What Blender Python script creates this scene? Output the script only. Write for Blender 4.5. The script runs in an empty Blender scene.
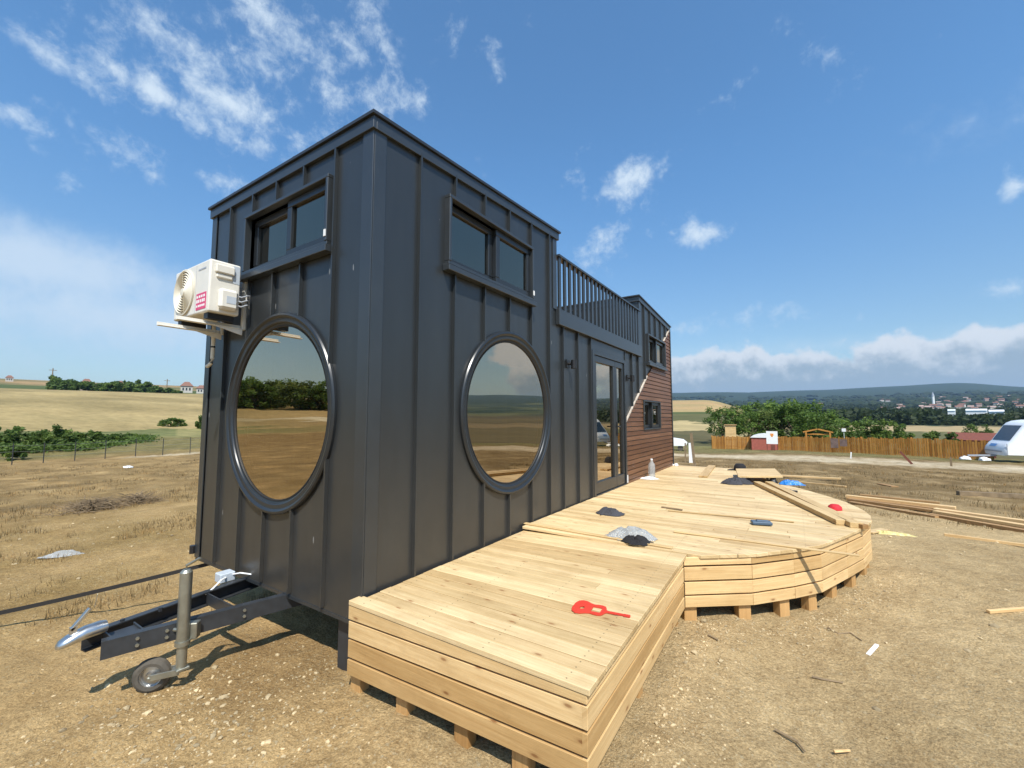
import bpy, bmesh, math, random
from mathutils import Vector, Matrix, noise
random.seed(7)
R_ = math.radians
S = bpy.context.scene
COL = S.collection
V = Vector

# ------------------------------------------------------------------ camera
CAM = V((2.316, -1.808, 1.293))
YAW, PIT, FPX = R_(-33.32), R_(4.4365), 427.8
FW = V((math.sin(YAW) * math.cos(PIT), math.cos(YAW) * math.cos(PIT), math.sin(PIT)))
RT = V((math.cos(YAW), -math.sin(YAW), 0))
UP = RT.cross(FW)
cd = bpy.data.cameras.new('camera')
cam = bpy.data.objects.new('camera', cd)
COL.objects.link(cam)
cam.location = CAM
cam.rotation_euler = (R_(90) + PIT, 0, -YAW)
cd.sensor_width = 36
cd.lens = FPX / 1024 * 36
cd.clip_start = .05
cd.clip_end = 30000
S.camera = cam

def ray(px, py):
    return (FW + RT * ((px - 512) / FPX) + UP * ((384 - py) / FPX))
def onz(px, py, z):                      # point of that sight line at height z
    d = ray(px, py); return CAM + d * ((z - CAM.z) / d.z)
def at(px, D):                           # point on the terrain at horizontal distance D
    d = ray(px, 417); h = math.hypot(d.x, d.y)
    x, y = CAM.x + d.x / h * D, CAM.y + d.y / h * D
    return V((x, y, hgt(x, y)))
def hz(px, D, py):                       # height of sight line (px,py) at horizontal distance D
    d = ray(px, py); return CAM.z + d.z / math.hypot(d.x, d.y) * D

# ------------------------------------------------------------------ terrain
def interp(tab, x):
    if x <= tab[0][0]: return tab[0][1]
    for (a, b), (c, d) in zip(tab, tab[1:]):
        if x <= c:
            t = (x - a) / (c - a)
            return b + (d - b) * t
    return tab[-1][1]
def sm(a, b, x):
    t = min(1, max(0, (x - a) / (b - a))); return t * t * (3 - 2 * t)
PL = [(0, -.42), (14, -.75), (27, -1.08), (36, -1.15), (45, -.75), (60, -.2), (120, 4), (250, 12.2), (300, 14), (450, 24), (640, 38.5), (800, 41), (2000, 30), (8000, 20)]
PM = [(0, -.42), (14, -.75), (27, -1.15), (42, -1.75), (55, -1.95), (90, -.9), (150, 1.9), (280, 9), (400, 15.9), (600, 12), (1500, 30), (2500, 80), (4000, 215), (6000, 235), (8000, 200)]
PR = [(0, -.42), (14, -.75), (27, -1.1), (42, -1.45), (50, -1.9), (60, -3), (120, -4.3), (200, -4.2), (300, -3), (600, 0), (900, 4.5), (1500, 30), (2500, 80), (4500, 235), (5600, 262), (8000, 220)]
PB = [(0, -.42), (14, -.75), (27, -1.0), (60, 0), (120, 4.5), (400, 14), (800, 24), (2000, 60), (4500, 120), (8000, 120)]
def polar(x, y):
    dx, dy = x - CAM.x, y - CAM.y
    D = math.hypot(dx, dy)
    th = math.degrees(math.atan2(dx, dy)) - math.degrees(YAW)
    th = (th + 180) % 360 - 180
    return th, D
def wts(th):
    l = 1 - sm(-22, 8, th); m = sm(-22, 8, th) * (1 - sm(24, 33, th)); r = sm(24, 33, th)
    b = sm(-95, -70, -abs(th)) if False else sm(70, 100, abs(th))
    return l * (1 - b), m * (1 - b), r * (1 - b), b
def hgt(x, y):
    th, D = polar(x, y)
    l, m, r, b = wts(th)
    p = l * interp(PL, D) + m * interp(PM, D) + r * interp(PR, D) + b * interp(PB, D)
    if D > 500:
        p += (noise.noise(V((x / 900, y / 900, 3))) * 12 + noise.noise(V((x / 300, y / 300, 9))) * 4) * sm(900, 3500, D) + 38 * sm(4000, 5200, D) * (math.exp(-((th - 45.5) / 5) ** 2) - .35 * math.exp(-((th - 22) / 5) ** 2))
    if D > 2000: p -= 40 * sm(46, 51, th) * (1 - sm(58, 66, th)) * sm(2200, 4500, D)
    if D < 60:
        near = -.375 + .03 * max(-3, min(3, x)) + .03 * max(-3, min(4, y))
        near -= .085 * sm(1.62, 2.3, x) + .03 * sm(2, 4, y)
        t = sm(5, 13, D)
        p = near * (1 - t) + p * t
        p += noise.noise(V((x * .35, y * .35, 1))) * .05 * t + noise.noise(V((x * 1.3, y * 1.3, 5))) * .018
    return p

# ------------------------------------------------------------------ mesh helper
class MB:
    def __init__(s):
        s.v = []; s.f = []; s.m = []; s.t = []; s.uv = []
    def add(s, verts, faces, mi=0, tone=.5, uvs=None):
        o = len(s.v); s.v += [V(p) for p in verts]
        for k, f in enumerate(faces):
            s.f.append([i + o for i in f]); s.m.append(mi); s.t.append(tone)
            s.uv.append(uvs[k] if uvs else [(s.v[i + o].x, s.v[i + o].y) for i in f])
    def hexa(s, c, mi=0, tone=.5, ud=None, off=0):
        """8 corners: 0-3 bottom loop, 4-7 top loop. ud: length direction for wood grain"""
        fs = [(3, 2, 1, 0), (4, 5, 6, 7), (0, 1, 5, 4), (1, 2, 6, 5), (2, 3, 7, 6), (3, 0, 4, 7)]
        c = [V(p) for p in c]
        uvs = None
        if ud is not None:
            ud = V(ud).normalized()
            a = V((0, 0, 1)) if abs(ud.z) < .8 else V((1, 0, 0))
            w1 = ud.cross(a).normalized(); w2 = ud.cross(w1)
            uvs = []
            for f in fs:
                uvs.append([(c[i].dot(ud) + off * 7.3, c[i].dot(w1) + c[i].dot(w2) + off * 3.1) for i in f])
        s.add(c, fs, mi, tone, uvs)
    def box(s, x0, x1, y0, y1, z0, z1, mi=0, tone=.5, ud=None, off=0):
        s.hexa([(x0, y0, z0), (x1, y0, z0), (x1, y1, z0), (x0, y1, z0), (x0, y0, z1), (x1, y0, z1), (x1, y1, z1), (x0, y1, z1)], mi, tone, ud, off)
    def bar(s, a, b, w, h, mi=0, tone=.5, up=(0, 0, 1), off=0, w2=None):
        """beam from a to b, width w sideways, height h along up (centred)"""
        a, b = V(a), V(b); d = (b - a).normalized(); up = V(up)
        sd = d.cross(up).normalized(); u = sd.cross(d).normalized()
        w2 = w if w2 is None else w2
        c = [a - sd * w / 2 - u * h / 2, a + sd * w / 2 - u * h / 2, b + sd * w2 / 2 - u * h / 2, b - sd * w2 / 2 - u * h / 2]
        c += [p + u * h for p in c]
        s.hexa(c, mi, tone, d, off)
    def tube(s, pts, r, n=10, mi=0, tone=.5, cap=True):
        pts = [V(p) for p in pts]
        rs = r if isinstance(r, (list, tuple)) else [r] * len(pts)
        vs = []; fs = []
        for i, p in enumerate(pts):
            d = (pts[min(i + 1, len(pts) - 1)] - pts[max(i - 1, 0)]).normalized()
            a = V((0, 0, 1)) if abs(d.z) < .9 else V((1, 0, 0))
            e1 = d.cross(a).normalized(); e2 = d.cross(e1)
            for k in range(n):
                t = 2 * math.pi * k / n
                vs.append(p + (e1 * math.cos(t) + e2 * math.sin(t)) * rs[i])
        for i in range(len(pts) - 1):
            for k in range(n):
                k2 = (k + 1) % n
                fs.append((i * n + k, i * n + k2, (i + 1) * n + k2, (i + 1) * n + k))
        if cap:
            fs.append(tuple(reversed(range(n)))); fs.append(tuple((len(pts) - 1) * n + k for k in range(n)))
        s.add(vs, fs, mi, tone)
    def lathe(s, c, ax, prof, n=48, mi=0, tone=.5, closed=False):
        """prof: list of (radius, offset along ax)"""
        c = V(c); ax = V(ax).normalized()
        a = V((0, 0, 1)) if abs(ax.z) < .9 else V((1, 0, 0))
        e1 = ax.cross(a).normalized(); e2 = ax.cross(e1)
        vs = []; fs = []
        for r, o in prof:
            for k in range(n):
                t = 2 * math.pi * k / n
                vs.append(c + ax * o + (e1 * math.cos(t) + e2 * math.sin(t)) * r)
        m = len(prof)
        for i in range(m if closed else m - 1):
            j = (i + 1) % m
            for k in range(n):
                k2 = (k + 1) % n
                fs.append((i * n + k, i * n + k2, j * n + k2, j * n + k))
        s.add(vs, fs, mi, tone)
    def prism(s, poly, vec, mi=0, tone=.5):
        n = len(poly); poly = [V(p) for p in poly]; vec = V(vec)
        fs = [tuple(reversed(range(n))), tuple(range(n, 2 * n))]
        for k in range(n):
            fs.append((k, (k + 1) % n, n + (k + 1) % n, n + k))
        s.add(poly + [p + vec for p in poly], fs, mi, tone)
    def build(s, name, mats, parent=None, smooth=False, bevel=0, ang=30, fix=True):
        me = bpy.data.meshes.new(name)
        off = parent_loc(parent) if parent else V((0, 0, 0))
        me.from_pydata([p - off for p in s.v], [], s.f)
        mats = mats if isinstance(mats, (list, tuple)) else [mats]
        for m in mats: me.materials.append(m)
        me.polygons.foreach_set('material_index', s.m)
        at_ = me.attributes.new('tone', 'FLOAT', 'FACE'); at_.data.foreach_set('value', s.t)
        uv = me.uv_layers.new(name='UVMap')
        flat = [c for f in s.uv for p in f for c in p]
        uv.data.foreach_set('uv', flat)
        if fix:
            bm = bmesh.new(); bm.from_mesh(me)
            bmesh.ops.recalc_face_normals(bm, faces=bm.faces)
            bm.to_mesh(me); bm.free()
        if smooth:
            me.polygons.foreach_set('use_smooth', [True] * len(me.polygons))
            me.set_sharp_from_angle(angle=R_(ang))
        o = bpy.data.objects.new(name, me); COL.objects.link(o)
        if parent: o.parent = parent
        if bevel:
            b = o.modifiers.new('bevel', 'BEVEL'); b.width = bevel; b.segments = 1; b.limit_method = 'ANGLE'; b.angle_limit = R_(40)
        return o
def parent_loc(p):
    l = V((0, 0, 0))
    while p: l += p.location; p = p.parent
    return l
def tag(o, label=None, cat=None, group=None, kind=None):
    if label: o['label'] = label
    if cat: o['category'] = cat
    if group: o['group'] = group
    if kind: o['kind'] = kind
    return o
def thing(name, loc, label, cat, group=None):
    o = bpy.data.objects.new(name, None); COL.objects.link(o)
    o.location = loc; o.empty_display_size = .1
    return tag(o, label, cat, group)
def copy_tree(o, parent=None):
    c = o.copy(); COL.objects.link(c)
    if parent: c.parent = parent
    for ch in [k for k in bpy.data.objects if k.parent == o]: copy_tree(ch, c)
    return c

# ------------------------------------------------------------------ materials
def new_mat(name):
    m = bpy.data.materials.new(name); m.use_nodes = True
    nt = m.node_tree
    return m, nt, nt.nodes['Principled BSDF']
def nd(nt, t, **k):
    n = nt.nodes.new(t)
    for a, b in k.items():
        if a == 'ins':
            for i, v in b.items(): n.inputs[i].default_value = v
        else: setattr(n, a, b)
    return n
def ramp(nt, stops, interp='LINEAR'):
    r = nt.nodes.new('ShaderNodeValToRGB'); r.color_ramp.interpolation = interp
    e = r.color_ramp.elements
    while len(e) < len(stops): e.new(.5)
    for x, (p, c) in zip(e, stops):
        x.position = p; x.color = (*c, 1) if len(c) == 3 else c
    return r
def mixc(nt, fac, a, b, blend='MIX'):
    n = nt.nodes.new('ShaderNodeMix'); n.data_type = 'RGBA'; n.blend_type = blend
    for sock, v in ((n.inputs[0], fac), (n.inputs[6], a), (n.inputs[7], b)):
        if isinstance(v, (int, float)): sock.default_value = v
        elif isinstance(v, tuple): sock.default_value = (*v, 1) if len(v) == 3 else v
        else: nt.links.new(v, sock)
    return n.outputs[2]
def mth(nt, op, a, b=None, clamp=False):
    n = nt.nodes.new('ShaderNodeMath'); n.operation = op; n.use_clamp = clamp
    for i, v in enumerate((a, b)):
        if v is None: continue
        if isinstance(v, (int, float)): n.inputs[i].default_value = v
        else: nt.links.new(v, n.inputs[i])
    return n.outputs[0]
def plain(name, c, rough=.6, metal=0, var=.12, scale=6, spec=.5, bump=0, bscale=40, tone=0):
    """plain surface with a little colour and gloss variation"""
    m, nt, p = new_mat(name); L = nt.links.new
    tc = nd(nt, 'ShaderNodeTexCoord')
    n = nd(nt, 'ShaderNodeTexNoise', ins={'Scale': scale, 'Detail': 5, 'Roughness': .6}); L(tc.outputs['Object'], n.inputs['Vector'])
    lo = tuple(x * (1 - var) for x in c); hi = tuple(min(1, x * (1 + var)) for x in c)
    r = ramp(nt, [(.3, lo), (.7, hi)]); L(n.outputs['Fac'], r.inputs[0])
    col = r.outputs[0]
    if tone:
        a = nd(nt, 'ShaderNodeAttribute', attribute_name='tone')
        t = mth(nt, 'ADD', mth(nt, 'MULTIPLY', mth(nt, 'SUBTRACT', a.outputs['Fac'], .5), 2 * tone), 1)
        cb = nd(nt, 'ShaderNodeCombineColor')
        for i in range(3): L(t, cb.inputs[i])
        col = mixc(nt, 1, col, cb.outputs[0], 'MULTIPLY')
    L(col, p.inputs['Base Color'])
    rr = nd(nt, 'ShaderNodeMapRange', ins={3: rough * .85, 4: min(1, rough * 1.15)}); L(n.outputs['Fac'], rr.inputs[0]); L(rr.outputs[0], p.inputs['Roughness'])
    p.inputs['Metallic'].default_value = metal
    p.inputs['Specular IOR Level'].default_value = spec
    if bump:
        n2 = nd(nt, 'ShaderNodeTexNoise', ins={'Scale': bscale, 'Detail': 4}); L(tc.outputs['Object'], n2.inputs['Vector'])
        b = nd(nt, 'ShaderNodeBump', ins={'Strength': bump, 'Distance': .02}); L(n2.outputs['Fac'], b.inputs['Height']); L(b.outputs[0], p.inputs['Normal'])
    return m
def wood(name, c_lo, c_hi, knot, rough=.6, tone=.22, grain=26, knots=True):
    m, nt, p = new_mat(name); L = nt.links.new
    uv = nd(nt, 'ShaderNodeUVMap', uv_map='UVMap')
    mp = nd(nt, 'ShaderNodeMapping'); mp.inputs['Scale'].default_value = (1.1, grain, 1); L(uv.outputs[0], mp.inputs[0])
    n = nd(nt, 'ShaderNodeTexNoise', ins={'Scale': 1.6, 'Detail': 6, 'Roughness': .62, 'Distortion': .35}); L(mp.outputs[0], n.inputs['Vector'])
    r = ramp(nt, [(.28, c_lo), (.72, c_hi)]); L(n.outputs['Fac'], r.inputs[0])
    col = r.outputs[0]
    # broad patches of sapwood and heartwood
    mp3 = nd(nt, 'ShaderNodeMapping'); mp3.inputs['Scale'].default_value = (.8, 5, 1); L(uv.outputs[0], mp3.inputs[0])
    n3 = nd(nt, 'ShaderNodeTexNoise', ins={'Scale': 1, 'Detail': 2}); L(mp3.outputs[0], n3.inputs['Vector'])
    r3 = ramp(nt, [(.35, (.86, .82, .74)), (.65, (1.08, 1.06, 1.04))]); L(n3.outputs['Fac'], r3.inputs[0])
    col = mixc(nt, .8, col, r3.outputs[0], 'MULTIPLY')
    mp5 = nd(nt, 'ShaderNodeMapping'); mp5.inputs['Scale'].default_value = (2.2, grain * 5, 1); L(uv.outputs[0], mp5.inputs[0])
    n5 = nd(nt, 'ShaderNodeTexNoise', ins={'Scale': 1.5, 'Detail': 5, 'Roughness': .7}); L(mp5.outputs[0], n5.inputs['Vector'])
    r5 = ramp(nt, [(.3, (.78, .74, .68)), (.6, (1.05, 1.05, 1.05))]); L(n5.outputs['Fac'], r5.inputs[0])
    col = mixc(nt, .75, col, r5.outputs[0], 'MULTIPLY')
    mp6 = nd(nt, 'ShaderNodeMapping'); mp6.inputs['Scale'].default_value = (1.7, 2.3, 1); L(uv.outputs[0], mp6.inputs[0])
    n6 = nd(nt, 'ShaderNodeTexNoise', ins={'Scale': 1.0, 'Detail': 7, 'Roughness': .7}); L(mp6.outputs[0], n6.inputs['Vector'])
    r6 = ramp(nt, [(.36, (.80, .77, .74)), (.52, (1, 1, 1))]); L(n6.outputs['Fac'], r6.inputs[0])
    col = mixc(nt, .6, col, r6.outputs[0], 'MULTIPLY')
    if knots:
        mp2 = nd(nt, 'ShaderNodeMapping'); mp2.inputs['Scale'].default_value = (4.2, 11.5, 1); L(uv.outputs[0], mp2.inputs[0])
        vo = nd(nt, 'ShaderNodeTexVoronoi', voronoi_dimensions='2D', ins={'Scale': 1.0, 'Randomness': 1.0}); L(mp2.outputs[0], vo.inputs['Vector'])
        k = ramp(nt, [(.05, (1, 1, 1)), (.10, (.30, .30, .30)), (.19, (0, 0, 0))]); L(vo.outputs['Distance'], k.inputs[0])
        sep = nd(nt, 'ShaderNodeSeparateColor'); L(vo.outputs['Color'], sep.inputs[0])
        on = mth(nt, 'GREATER_THAN', sep.outputs[0], .78)
        col = mixc(nt, mth(nt, 'MULTIPLY', mth(nt, 'MULTIPLY', k.outputs[0], on), .8), col, knot)
    a = nd(nt, 'ShaderNodeAttribute', attribute_name='tone')
    rt = ramp(nt, [(0, (1 - tone, 1 - tone * 1.25, 1 - tone * 1.6)), (.5, (1, 1, 1)), (1, (1 + tone * .4, 1 + tone * .45, 1 + tone * .6))]); L(a.outputs['Fac'], rt.inputs[0])
    col = mixc(nt, 1, col, rt.outputs[0], 'MULTIPLY')
    L(col, p.inputs['Base Color'])
    p.inputs['Roughness'].default_value = rough
    p.inputs['Specular IOR Level'].default_value = .3
    b = nd(nt, 'ShaderNodeBump', ins={'Strength': .25, 'Distance': .004}); L(n.outputs['Fac'], b.inputs['Height']); L(b.outputs[0], p.inputs['Normal'])
    return m
def metal_cladding(name, c, rough):
    """painted sheet steel: slightly uneven, dusty toward the bottom, oil-canning bump"""
    m, nt, p = new_mat(name); L = nt.links.new
    tc = nd(nt, 'ShaderNodeTexCoord')
    mp = nd(nt, 'ShaderNodeMapping'); mp.inputs['Scale'].default_value = (1.2, 1.2, .35); L(tc.outputs['Object'], mp.inputs[0])
    n = nd(nt, 'ShaderNodeTexNoise', ins={'Scale': 3, 'Detail': 6, 'Roughness': .65}); L(mp.outputs[0], n.inputs['Vector'])
    r = ramp(nt, [(.3, tuple(x * .9 for x in c)), (.7, tuple(x * 1.12 for x in c))]); L(n.outputs['Fac'], r.inputs[0])
    # dust film, breaking up in the lower metre
    sp = nd(nt, 'ShaderNodeSeparateXYZ'); L(tc.outputs['Object'], sp.inputs[0])
    g = nd(nt, 'ShaderNodeMapRange', ins={1: 0.0, 2: 1.5, 3: 1, 4: 0}); L(sp.outputs['Z'], g.inputs[0])
    n2 = nd(nt, 'ShaderNodeTexNoise', ins={'Scale': 7, 'Detail': 8, 'Roughness': .7}); L(tc.outputs['Object'], n2.inputs['Vector'])
    du = mth(nt, 'MULTIPLY', mth(nt, 'MULTIPLY', g.outputs[0], n2.outputs['Fac']), .13)
    col = mixc(nt, du, r.outputs[0], (.30, .22, .13))
    # fine pale scuffs
    mp4 = nd(nt, 'ShaderNodeMapping'); mp4.inputs['Scale'].default_value = (9, 9, 2.2); L(tc.outputs['Object'], mp4.inputs[0])
    vo = nd(nt, 'ShaderNodeTexVoronoi', ins={'Scale': 1}); L(mp4.outputs[0], vo.inputs['Vector'])
    k = mth(nt, 'LESS_THAN', vo.outputs['Distance'], .055)
    sc = nd(nt, 'ShaderNodeSeparateColor'); L(vo.outputs['Color'], sc.inputs[0])
    k = mth(nt, 'MULTIPLY', mth(nt, 'MULTIPLY', k, mth(nt, 'GREATER_THAN', sc.outputs[1], .80)), .5)
    col = mixc(nt, k, col, (.35, .35, .34))
    L(col, p.inputs['Base Color'])
    rr = nd(nt, 'ShaderNodeMapRange', ins={3: rough * .8, 4: rough * 1.3}); L(n2.outputs['Fac'], rr.inputs[0]); L(rr.outputs[0], p.inputs['Roughness'])
    n5 = nd(nt, 'ShaderNodeTexNoise', ins={'Scale': 2.2, 'Detail': 2}); L(mp.outputs[0], n5.inputs['Vector'])
    b = nd(nt, 'ShaderNodeBump', ins={'Strength': .55, 'Distance': .02}); L(n5.outputs['Fac'], b.inputs['Height']); L(b.outputs[0], p.inputs['Normal'])
    p.inputs['Specular IOR Level'].default_value = .65
    return m
def glass(name, tint=(.30, .25, .19), base=.42):
    """coated double glazing: brownish see-through with a strong mirror film"""
    m, nt, p = new_mat(name); L = nt.links.new
    nt.nodes.remove(p)
    out = nt.nodes['Material Output']
    tr = nd(nt, 'ShaderNodeBsdfTransparent'); tr.inputs[0].default_value = (*tint, 1)
    gl = nd(nt, 'ShaderNodeBsdfGlossy'); gl.inputs['Color'].default_value = (1.0, .85, .66, 1); gl.inputs['Roughness'].default_value = .004
    fr = nd(nt, 'ShaderNodeFresnel', ins={'IOR': 1.5})
    f = mth(nt, 'ADD', mth(nt, 'MULTIPLY', fr.outputs[0], 1.0), base, True)
    tc = nd(nt, 'ShaderNodeTexCoord')
    n = nd(nt, 'ShaderNodeTexNoise', ins={'Scale': 1.3, 'Detail': 1}); L(tc.outputs['Object'], n.inputs['Vector'])
    b = nd(nt, 'ShaderNodeBump', ins={'Strength': .10, 'Distance': .02}); L(n.outputs['Fac'], b.inputs['Height']); L(b.outputs[0], gl.inputs['Normal'])
    mx = nd(nt, 'ShaderNodeMixShader'); L(f, mx.inputs[0]); L(tr.outputs[0], mx.inputs[1]); L(gl.outputs[0], mx.inputs[2])
    L(mx.outputs[0], out.inputs[0])
    return m
def foliage(name, c):
    m, nt, p = new_mat(name); L = nt.links.new
    a = nd(nt, 'ShaderNodeAttribute', attribute_name='tone')
    r = ramp(nt, [(0, tuple(x * .55 for x in c)), (.5, c), (1, (c[0] * 1.9, c[1] * 1.6, c[2] * 1.3))]); L(a.outputs['Fac'], r.inputs[0])
    L(r.outputs[0], p.inputs['Base Color'])
    p.inputs['Roughness'].default_value = .6
    p.inputs['Specular IOR Level'].default_value = .25
    p.inputs['Transmission Weight'].default_value = 0
    out = nt.nodes['Material Output']
    t = nd(nt, 'ShaderNodeBsdfTranslucent'); L(r.outputs[0], t.inputs[0])
    mx = nd(nt, 'ShaderNodeMixShader', ins={0: .42}); L(p.outputs[0], mx.inputs[1]); L(t.outputs[0], mx.inputs[2]); L(mx.outputs[0], out.inputs[0])
    return m

M = {}
M['clad'] = metal_cladding('anthracite_sheet', (.0235, .0265, .028), .33)
M['trim'] = plain('anthracite_trim', (.027, .031, .034), .34, var=.1, scale=4, spec=.8)
M['roofedge'] = plain('dark_roof_sheet', (.025, .027, .03), .4)
M['pvc'] = plain('anthracite_frame', (.019, .022, .025), .30, var=.08, spec=.5)
M['black'] = plain('black_plastic', (.012, .012, .013), .45)
M['gasket'] = plain('rubber_gasket', (.01, .01, .01), .6)
M['glass'] = glass('coated_glass')
M['glassdk'] = glass('dark_glass', (.10, .10, .10), .16)
M['pine'] = wood('fresh_pine', (.52, .365, .17), (.67, .50, .265), (.27, .125, .045), .55, tone=.24)
M['pineside'] = wood('pine_skirting', (.60, .40, .185), (.76, .555, .29), (.24, .10, .035), .55, tone=.33)
M['pinedk'] = wood('old_pine', (.36, .21, .09), (.50, .33, .16), (.16, .07, .03), .65)
M['post'] = wood('pine_post', (.42, .24, .09), (.56, .35, .15), (.20, .08, .02), .65)
M['cladwood'] = wood('red_brown_cladding', (.125, .056, .025), (.225, .108, .050), (.05, .018, .008), .42, tone=.28, grain=34)
M['inner'] = wood('inner_pine', (.30, .17, .08), (.42, .26, .13), (.15, .06, .02), .5)
M['paling'] = wood('orange_paling', (.42, .18, .034), (.58, .29, .07), (.16, .06, .02), .7, tone=.35, knots=False)
M['grey_steel'] = plain('primed_steel', (.030, .033, .037), .42, var=.25, scale=12)
M['zinc'] = plain('zinc_steel', (.52, .53, .53), .32, metal=.95, var=.15, scale=14)
M['zinc_dull'] = plain('galvanised_steel', (.33, .33, .28), .42, metal=.8, var=.2, scale=10)
M['rubber'] = plain('grey_rubber', (.085, .074, .058), .85, var=.3, scale=20)
M['acwhite'] = plain('cream_white_enamel', (.70, .675, .60), .38, var=.05)
M['acgrille'] = plain('ivory_plastic', (.68, .635, .52), .45, var=.06)
M['acshade'] = plain('grille_gap_shade', (.07, .062, .05), .7)
M['pink'] = plain('pink_sticker', (.62, .06, .16), .45, var=.05)
M['white'] = plain('white_paint', (.80, .80, .78), .4, var=.04)
M['palegrey'] = plain('pale_grey_plastic', (.45, .50, .55), .35, var=.1)
M['paleedge'] = plain('pale_cut_edge', (.46, .40, .33), .7, var=.35, scale=9)
M['red'] = plain('red_plastic', (.62, .05, .028), .4, var=.05)
M['redcloth'] = plain('red_cloth', (.55, .02, .03), .8, bump=.3)
M['dkcloth'] = plain('charcoal_cloth', (.045, .045, .052), .9, var=.3, bump=.5, bscale=60)
M['blkcloth'] = plain('black_cloth', (.012, .011, .012), .9, bump=.4, bscale=60)
M['bluepl'] = plain('blue_plastic', (.02, .17, .50), .4, var=.2)
M['slate'] = plain('slate_blue_case', (.06, .10, .15), .45)
M['yellow'] = plain('yellow_film', (.60, .52, .20), .5, var=.2)
M['strap'] = plain('black_webbing', (.018, .016, .015), .8)
M['bark'] = plain('bark', (.11, .075, .045), .9, var=.3, bump=.5)
M['leaf'] = foliage('leaf_green', (.115, .19, .04))
M['leaf2'] = foliage('leaf_olive', (.125, .175, .048))
M['bush'] = foliage('bush_green', (.105, .165, .038))
M['wood_far'] = foliage('far_wood_green', (.040, .060, .020))
M['straw'] = foliage('dry_straw', (.25, .18, .085))
M['twig'] = plain('dry_twig', (.21, .15, .085), .9, var=.3)
M['stone'] = plain('pale_stone', (.42, .325, .185), .9, var=.2, scale=3, tone=.4)
M['roofred'] = plain('red_tile', (.20, .10, .07), .8, var=.2)
M['wallpale'] = plain('pale_plaster', (.48, .45, .40), .8, var=.1)
M['wallpink'] = plain('pinkish_plaster', (.36, .25, .21), .8, var=.15)
M['tentred'] = plain('red_canvas', (.36, .10, .07), .8, var=.15)
M['rust'] = plain('rust_paint', (.17, .05, .03), .8, var=.25)
M['caravan'] = plain('caravan_white', (.80, .81, .82), .25, var=.03)
M['cargrey'] = plain('caravan_grey', (.35, .37, .40), .35)
M['tinted'] = plain('tinted_pane', (.02, .022, .03), .08, spec=.8)
M['emblem'] = plain('blue_emblem', (.10, .22, .45), .4)
M['orange'] = plain('orange_print', (.72, .26, .05), .5)
M['bagmat'], nt, p = new_mat('thin_plastic_bag')
p.inputs['Base Color'].default_value = (.52, .53, .52, 1); p.inputs['Roughness'].default_value = .22; p.inputs['Transmission Weight'].default_value = .35
p.inputs['IOR'].default_value = 1.1; p.inputs['Alpha'].default_value = .70

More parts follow.
